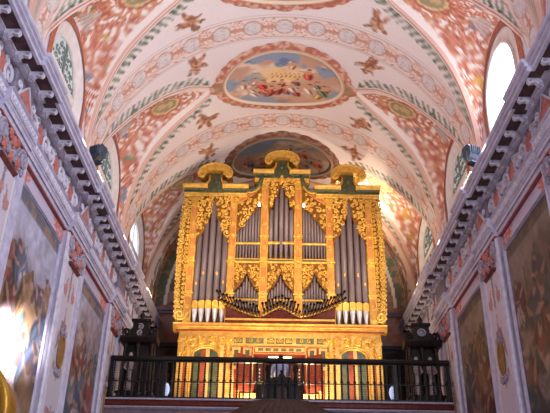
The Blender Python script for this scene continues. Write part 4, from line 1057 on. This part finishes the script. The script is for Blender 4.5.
def skin_mesh(name, verts, edges, radii, m, parent=None, sub=2):
    me = bpy.data.meshes.new(name); me.from_pydata(verts, edges, []); o = link(name, me, parent)
    me.materials.append(m)
    sk = o.modifiers.new('skin', 'SKIN'); sv = me.skin_vertices
    if not sv: me.attributes.new('skin', 'FLOAT', 'POINT')
    lay = me.skin_vertices[0] if me.skin_vertices else None
    return o, sk
def person():
    z0 = GAL + .12 + .77
    P = thing('person', 'person with dark hair in pale blue shirt seated with back turned at the organ', 'person', (.03, 22.0, z0))
    def limb(mb, pts, rd, n=10): mb.tube(pts, rd, n)
    # body: one surface made by remeshing overlapping tapered volumes
    def remesh(mb, name, m, vox, parent):
        me = bpy.data.meshes.new(name); me.from_pydata(mb.v, [], mb.f); me.update(); me.materials.append(m)
        o = link(name, me, parent); r = o.modifiers.new('one_skin', 'REMESH'); r.mode = 'VOXEL'; r.voxel_size = vox; r.use_smooth_shade = True
        s = o.modifiers.new('smooth', 'SMOOTH'); s.iterations = 4; s.factor = .5
        return o
    b = MB()
    b.tube([(0, 0, .05), (0, .02, .2), (0, .03, .36), (0, .02, .48), (0, .02, .55), (0, .035, .63)], [.15, .145, .155, .15, .075, .055], 14)
    b.ball((0, .05, .73), (.078, .098, .118), 14, 10)
    b.ball((0, .148, .715), (.014, .022, .022), 6, 5)                              # nose
    b.ball((0, .13, .675), (.03, .02, .012), 6, 5)                                 # lips
    for s in (-1, 1):
        b.ball((s * .08, .045, .725), (.014, .022, .034), 6, 5)                    # ear
        b.ball((s * .032, .135, .74), (.014, .012, .010), 6, 5)                    # eye
        b.tube([(s * .1, .02, .5), (s * .2, .03, .485), (s * .25, .1, .34), (s * .27, .2, .22)], [.06, .062, .05, .043], 10)
        b.tube([(s * .27, .2, .22), (s * .22, .36, .2), (s * .17, .5, .19)], [.043, .036, .027], 10)
        b.tube([(s * .17, .5, .19), (s * .16, .56, .19), (s * .155, .59, .185)], [.03, .04, .036], 8, flat=.5)
        for k, (dx, ln, zz) in enumerate(((-.033, .06, -.035), (-.012, .078, -.03), (.01, .074, -.03), (.031, .055, -.033))):
            bx = s * .155 + s * dx; b.tube([(bx, .59, .19), (bx, .59 + ln * .6, .195), (bx, .59 + ln, .19 + zz)], [.0105, .0095, .008], 6)
        b.tube([(s * .155 - s * .035, .55, .185), (s * .155 - s * .062, .585, .18), (s * .155 - s * .066, .62, .165)], [.014, .011, .009], 6)
        b.tube([(s * .09, .02, .06), (s * .12, .3, .08), (s * .12, .46, .06)], [.095, .08, .062], 10)
        b.tube([(s * .12, .46, .06), (s * .12, .5, -.2), (s * .12, .5, -.5), (s * .12, .49, -.68)], [.062, .058, .045, .036], 10)
        b.tube([(s * .12, .46, -.70), (s * .12, .6, -.73), (s * .12, .68, -.735)], [.04, .036, .024], 8)
    remesh(b, 'body', M['skin'], .011, P)
    sh = MB(); sh.tube([(0, 0, .03), (0, .02, .2), (0, .03, .36), (0, .02, .49), (0, .02, .55)], [.175, .165, .178, .165, .085], 14)
    for s in (-1, 1):
        sh.tube([(s * .1, .02, .5), (s * .205, .03, .485), (s * .25, .1, .34), (s * .27, .2, .22)], [.075, .078, .064, .056], 10)
        sh.tube([(s * .27, .2, .22), (s * .22, .36, .2), (s * .18, .47, .19)], [.056, .048, .04], 10)
    remesh(sh, 'shirt', M['shirt'], .014, P)
    tr = MB()
    for s in (-1, 1):
        tr.tube([(0, .0, .06), (s * .09, .05, .07), (s * .12, .3, .085), (s * .12, .47, .06)], [.14, .115, .096, .078], 10)
        tr.tube([(s * .12, .47, .06), (s * .12, .5, -.2), (s * .12, .5, -.5), (s * .12, .49, -.66)], [.078, .07, .06, .056], 10)
    remesh(tr, 'trousers', M['trousers'], .014, P)
    for s in (-1, 1): MB().tube([(s * .12, .43, -.715), (s * .12, .52, -.71), (s * .12, .64, -.735), (s * .12, .71, -.745)], [.045, .05, .042, .026], 8).build('shoe', M['dark_wood'], P, True)
    hr = MB(); hr.ball((0, .035, .765), (.088, .1, .095), 14, 10); hr.ball((0, -.01, .70), (.075, .06, .085), 12, 8)
    remesh(hr, 'hair', M['hair'], .012, P)
person()
sm = MB().prism([(-.02, 0), (.12, .34), (.125, .34), (-.012, 0)], -.22, .22, 'x').build('sheet_music', M['paper'])
sm.location = (.0, Yf + .62, 6.07); tag(sm, 'open sheet music on the rest in front of the organist', 'paper')

# ------------------------------------------------------------------ carved wood shrines and panelling at the gallery ends
def shrine(x, label, figs, scroll_white, m='dark_wood'):
    r = thing('carved_shrine', label, 'shrine', (x, 21.75, GAL), 'carved dark shrines at the gallery ends')
    MB().box(-.52, .52, -.2, .3, 0, .35).box(-.56, .56, -.23, .3, .35, .42).build('plinth', M[m], r)
    MB().box(-.48, .48, .12, .3, .42, 1.95).build('back_panel', M[m], r)
    for q in (-.42, -.02, .42):
        MB().lathe([(.07, .42), (.07, .5), (.045, .54), (.055, .9), (.06, 1.3), (.045, 1.78), (.075, 1.84), (.08, 1.95)], (q, -.1, 0), 10).build('column', M[m], r, True)
    MB().prism([(-.26, 2.02), (-.3, 2.08), (-.28, 2.14), (.3, 2.14), (.3, 1.95), (-.2, 1.95)], -.58, .58, 'x').build('entablature', M[m], r)
    tp = MB().prism([(-.4, 2.14), (-.36, 2.36), (-.26, 2.44), (-.24, 2.66), (.24, 2.66), (.26, 2.44), (.36, 2.36), (.4, 2.14)], -.1, .2).box(-.3, .3, -.16, .24, 2.66, 2.73).build('attic', M[m], r)
    for s in (-1, 1): MB().scroll((s * .42, -.12, 2.28), .15, 1.5, PI / 2, .04, -s, n=6, seg=14, tail=.1).build('side_scroll', M[m], r)
    MB().lathe([(.1, 2.73), (.06, 2.8), (.1, 2.88), (.05, 2.96), (.0, 3.06)], (0, .02, 0), 10).build('finial', M[m], r, True)
    if scroll_white:
        w = MB(); w.scroll((0, -.14, 2.47), .1, 1.3, 0, .026, 1, n=6, seg=12, tail=.05); w.scroll((0, -.14, 2.28), .1, 1.3, PI, .026, 1, n=6, seg=12, tail=.05); w.build('pale_scroll', M['white_fig'], r)
    else:
        n = 16; w = MB(); w.tube([(.12 * math.cos(2 * PI * i / n), -.13, 2.42 + .1 * math.sin(2 * PI * i / n)) for i in range(n + 1)], .03, 6); w.ball((0, -.11, 2.42), (.08, .03, .06), 8, 6); w.build('oval_medallion', M['stone_shade'], r)
    for i, q in enumerate(figs):
        st = thing('statue', ['pale robed statue in the shrine at the left gallery end', 'pale robed statue, left of two in the right shrine', 'pale robed statue, right of two in the right shrine'][i if scroll_white else i + 1], 'statue', (x + q, 21.68, GAL + .42), 'pale statues in the shrines')
        MB().lathe([(.11, 0), (.12, .08), (.1, .3), (.085, .6), (.11, .78), (.12, .9), (.1, .98), (.045, 1.02), (.04, 1.06)], (0, 0, 0), 12).build('robe', M['white_fig'], st, True)
        MB().ball((0, 0, 1.14), (.065, .075, .09), 10, 8).build('head', M['white_fig'], st, True)
        for s in (-1, 1): MB().tube([(s * .1, 0, .9), (s * .16, -.04, .72), (s * .05, -.12, .66)], [.045, .04, .03], 8).build('arm', M['white_fig'], st, True)
    return r
shrine(-4.45, 'carved dark wood shrine with pale S scroll at the left gallery end', (-.22,), True)
shrine(4.5, 'carved dark wood shrine with oval medallion at the right gallery end', (-.24, .2), False)
for s, n in ((-1, 'left'), (1, 'right')):
    r = thing('choir_panelling', 'dark carved choir panelling between shrine and organ on the %s' % n, 'panelling', (s * 4.22, 25.6, GAL), 'dark choir panelling')
    MB().box(-.9, .9, -.1, .3, 0, 3.0).box(-.95, .95, -.2, .3, 3.0, 3.14).build('panel_wall', M['dark_wood'], r)
    for i in range(3):
        x = -.6 + .6 * i; MB().bevbox(x - .24, x + .24, -.14, -.1, .9, 2.0, .02).build('panel', M['wood'], r)
        MB().box(x - .27, x + .27, -.6, -.1, .4, .46).build('stall_seat', M['wood'], r)
        cv = MB(); rg = random.Random(i)
        for k in range(8): cv.scroll((x + rg.uniform(-.2, .2), -.13, 2.2 + rg.random() * .65), rg.uniform(.07, .13), 1.3, rg.random() * 6, .025, rg.choice((-1, 1)), n=5, seg=9, tail=.08)
        cv.build('carving', M['wood'], r)
    for i in range(4):
        x = -.9 + .6 * i; MB().box(x - .03, x + .03, -.62, -.1, 0, .75).lathe([(.05, .75), (.06, .8), (0, .86)], (x, -.55, 0), 8).build('arm', M['dark_wood'], r)
    gl = thing('globe_lamp', 'pale blue glass globe lamp on the gallery floor beside the %s end of the organ' % n, 'lamp', (s * 3.62, 22.6, GAL), 'globe lamps beside the organ')
    MB().lathe([(.12, 0), (.12, .03), (.03, .06), (.03, .5), (.06, .52)], (0, 0, 0), 10).build('stand', M['dark_wood'], gl, True)
    MB().ball((0, 0, .72), (.12, .12, .22), 12, 10).build('globe', M['globe'], gl, True)

# ------------------------------------------------------------------ lamps on the cornices
def flood(x, y, label, rz):
    r = thing('floodlight', label, 'floodlight', (x, y, 8.92), 'floodlights on the cornices'); r.rotation_euler = (0, 0, rz)
    MB().box(-.12, .12, -.1, .1, 0, .03).build('base_plate', M['housing'], r)
    MB().tube([(-.17, 0, .03), (-.17, 0, .3), (-.17, -.02, .32)], .02, 6).tube([(.17, 0, .03), (.17, 0, .3), (.17, -.02, .32)], .02, 6).tube([(-.17, 0, .03), (.17, 0, .03)], .02, 6).build('yoke', M['housing'], r)
    h = MB().prism([(-.13, .16), (-.16, .40), (-.13, .46), (.05, .50), (.12, .42), (.13, .2), (.06, .14)], -.16, .16, 'x').build('housing', M['housing'], r)
    MB().add([(-.13, -.152, .19), (.13, -.152, .19), (.13, -.172, .39), (-.13, -.172, .39)], [(0, 1, 2, 3)]).build('glass', M['pane_dim'], h)
    f = MB(); 
    for i in range(5): f.box(-.13 + i * .06, -.12 + i * .06, .1, .17, .2, .44)
    f.build('cooling_fins', M['housing'], h)
flood(-4.52, 14.5, 'grey floodlight standing on the left cornice before a window', PI - .5)
flood(4.52, 14.3, 'grey floodlight standing on the right cornice before a window', PI + .5)
def strip(x, y, ln, label):
    r = thing('strip_light', label, 'lamp', (x, y, 8.92), 'strip lights lying on the cornices')
    MB().box(-.05, .05, -ln / 2, ln / 2, 0, .05).build('tray', M['housing'], r)
    MB().tube([(0, -ln / 2 + .03, .085), (0, ln / 2 - .03, .085)], .035, 8).build('tube', M['lampglass'], r)
strip(-4.62, 23.3, .9, 'lit white strip light on the left cornice near the organ')
strip(-4.62, 15.4, .8, 'lit strip light on the left cornice behind the floodlight')
strip(4.62, 15.2, .8, 'lit strip light on the right cornice behind the floodlight')
strip(4.62, 22.0, .5, 'short lit strip light on the right cornice near the organ')

# gilded altar crest at the lower left, standing on the floor
al = thing('gilded_altar', 'ochre gilded round topped altar crest at the lower left corner', 'altar', (-3.15, 6.9, FLOOR))
MB().box(-.62, .62, -.3, .3, 0, 2.4).box(-.7, .7, -.36, .36, 2.4, 2.5).build('body', M['altar_gold'], al)
p = arch_pts(0, .52, 2.98, 3.52, 2.5, 24); MB().prism(p, -.16, .16).build('round_top', M['altar_gold'], al)
MB().tube([(y, -.16, z) for y, z in p], .05, 8).build('crest_moulding', M['altar_gold'], al, True)

# ------------------------------------------------------------------ light
def area(loc, to, sx, sy, power, col, spread=PI):
    l = bpy.data.lights.new('area', 'AREA'); l.shape = 'RECTANGLE'; l.size = sx; l.size_y = sy; l.energy = power; l.color = col; l.spread = spread
    o = bpy.data.objects.new('light', l); COL.objects.link(o); o.location = loc
    o.rotation_euler = (Vector(to) - Vector(loc)).to_track_quat('-Z', 'Y').to_euler(); return o
def spot(loc, to, power, col, ang, blend=.5, r=.1):
    l = bpy.data.lights.new('spot', 'SPOT'); l.energy = power; l.color = col; l.spot_size = math.radians(ang); l.spot_blend = blend; l.shadow_soft_size = r
    o = bpy.data.objects.new('light', l); COL.objects.link(o); o.location = loc
    o.rotation_euler = (Vector(to) - Vector(loc)).to_track_quat('-Z', 'Y').to_euler(); return o
def point(loc, power, col, r=.08):
    l = bpy.data.lights.new('point', 'POINT'); l.energy = power; l.color = col; l.shadow_soft_size = r
    o = bpy.data.objects.new('light', l); COL.objects.link(o); o.location = loc; return o
WARM = (1., .77, .48); WHITE = (1., .92, .88); COOL = (.78, .85, 1.)
for s in (-1, 1):                                       # lamps hidden on top of the cornices light the vault
    for y, p in ((8.5, 60), (13.5, 60), (18.5, 57), (22.5, 21)):
        area((s * 4.75, y, 9.05), (-s * 1.5, y, 14.5), .3, 4.2, p, WHITE)
# daylight: the west front behind the visitor, the high right window; plus an upward fill added for the cornice undersides
area((4.9, -1.5, 6.5), (-5, 13.5, 6.5), 3, 5, 1350, COOL)
area((5.1, 13.9, 10.6), (-5, 13.0, 4.0), 1.6, 1.8, 300, COOL)
area((0, 9, FLOOR + .02), (0, 9, 10), 8, 16, 90, (.86, .84, 1.))
# organ spots
for s in (-1, 1):
    spot((s * 4.4, 15.5, 9.1), (s * 1.2, ORG, 10.6), 2100, WARM, 42, .6, .15)
    spot((s * 2.4, 21.3, 5.1), (s * 2.2, ORG, 8.0), 330, WARM, 120, .8, .1)
    point((s * .95, 22.72, 5.15), 130, WARM, .06)
spot((-.9, 21.3, 6.6), (-.9, ORG, 8.0), 100, WARM, 120, .8, .1)
spot((.9, 21.3, 6.6), (.9, ORG, 8.0), 100, WARM, 120, .8, .1)
point((3.1, 24.2, 13.1), 190, (1., .88, .66), .06)
# added unseen spot that makes the glare on the left fresco
spot((-4.1, 10.8, 3.3), (-5.25, 12.75, 3.9), 19000, (.97, .97, 1.), 34, 1., .15)

W = bpy.data.worlds.new('World'); SC.world = W; W.use_nodes = True
W.node_tree.nodes['Background'].inputs[0].default_value = (.60, .60, .76, 1); W.node_tree.nodes['Background'].inputs[1].default_value = .4

# ------------------------------------------------------------------ camera
TH, RO, YW, FPX = math.radians(28.3), math.radians(1.0), math.radians(.4), 705.
cd = bpy.data.cameras.new('camera'); cam = bpy.data.objects.new('camera', cd); COL.objects.link(cam)
cd.sensor_width = 36; cd.lens = FPX / 550 * 36; cd.clip_start = .05; cd.clip_end = 200
fw_ = Vector((-math.sin(YW) * math.cos(TH), math.cos(YW) * math.cos(TH), math.sin(TH)))
r_ = Vector((math.cos(YW), math.sin(YW), 0)); u_ = r_.cross(fw_)
rr_ = r_ * math.cos(RO) + u_ * math.sin(RO); uu_ = u_ * math.cos(RO) - r_ * math.sin(RO)
m3 = Matrix((rr_, uu_, -fw_)).transposed(); cam.matrix_world = Matrix.Translation((-.08, 0, 0)) @ m3.to_4x4()
SC.camera = cam
SC.view_settings.view_transform = 'Standard'; SC.view_settings.look = 'None'; SC.view_settings.gamma = 1; SC.view_settings.exposure = 0
SC.cycles.use_denoising = True
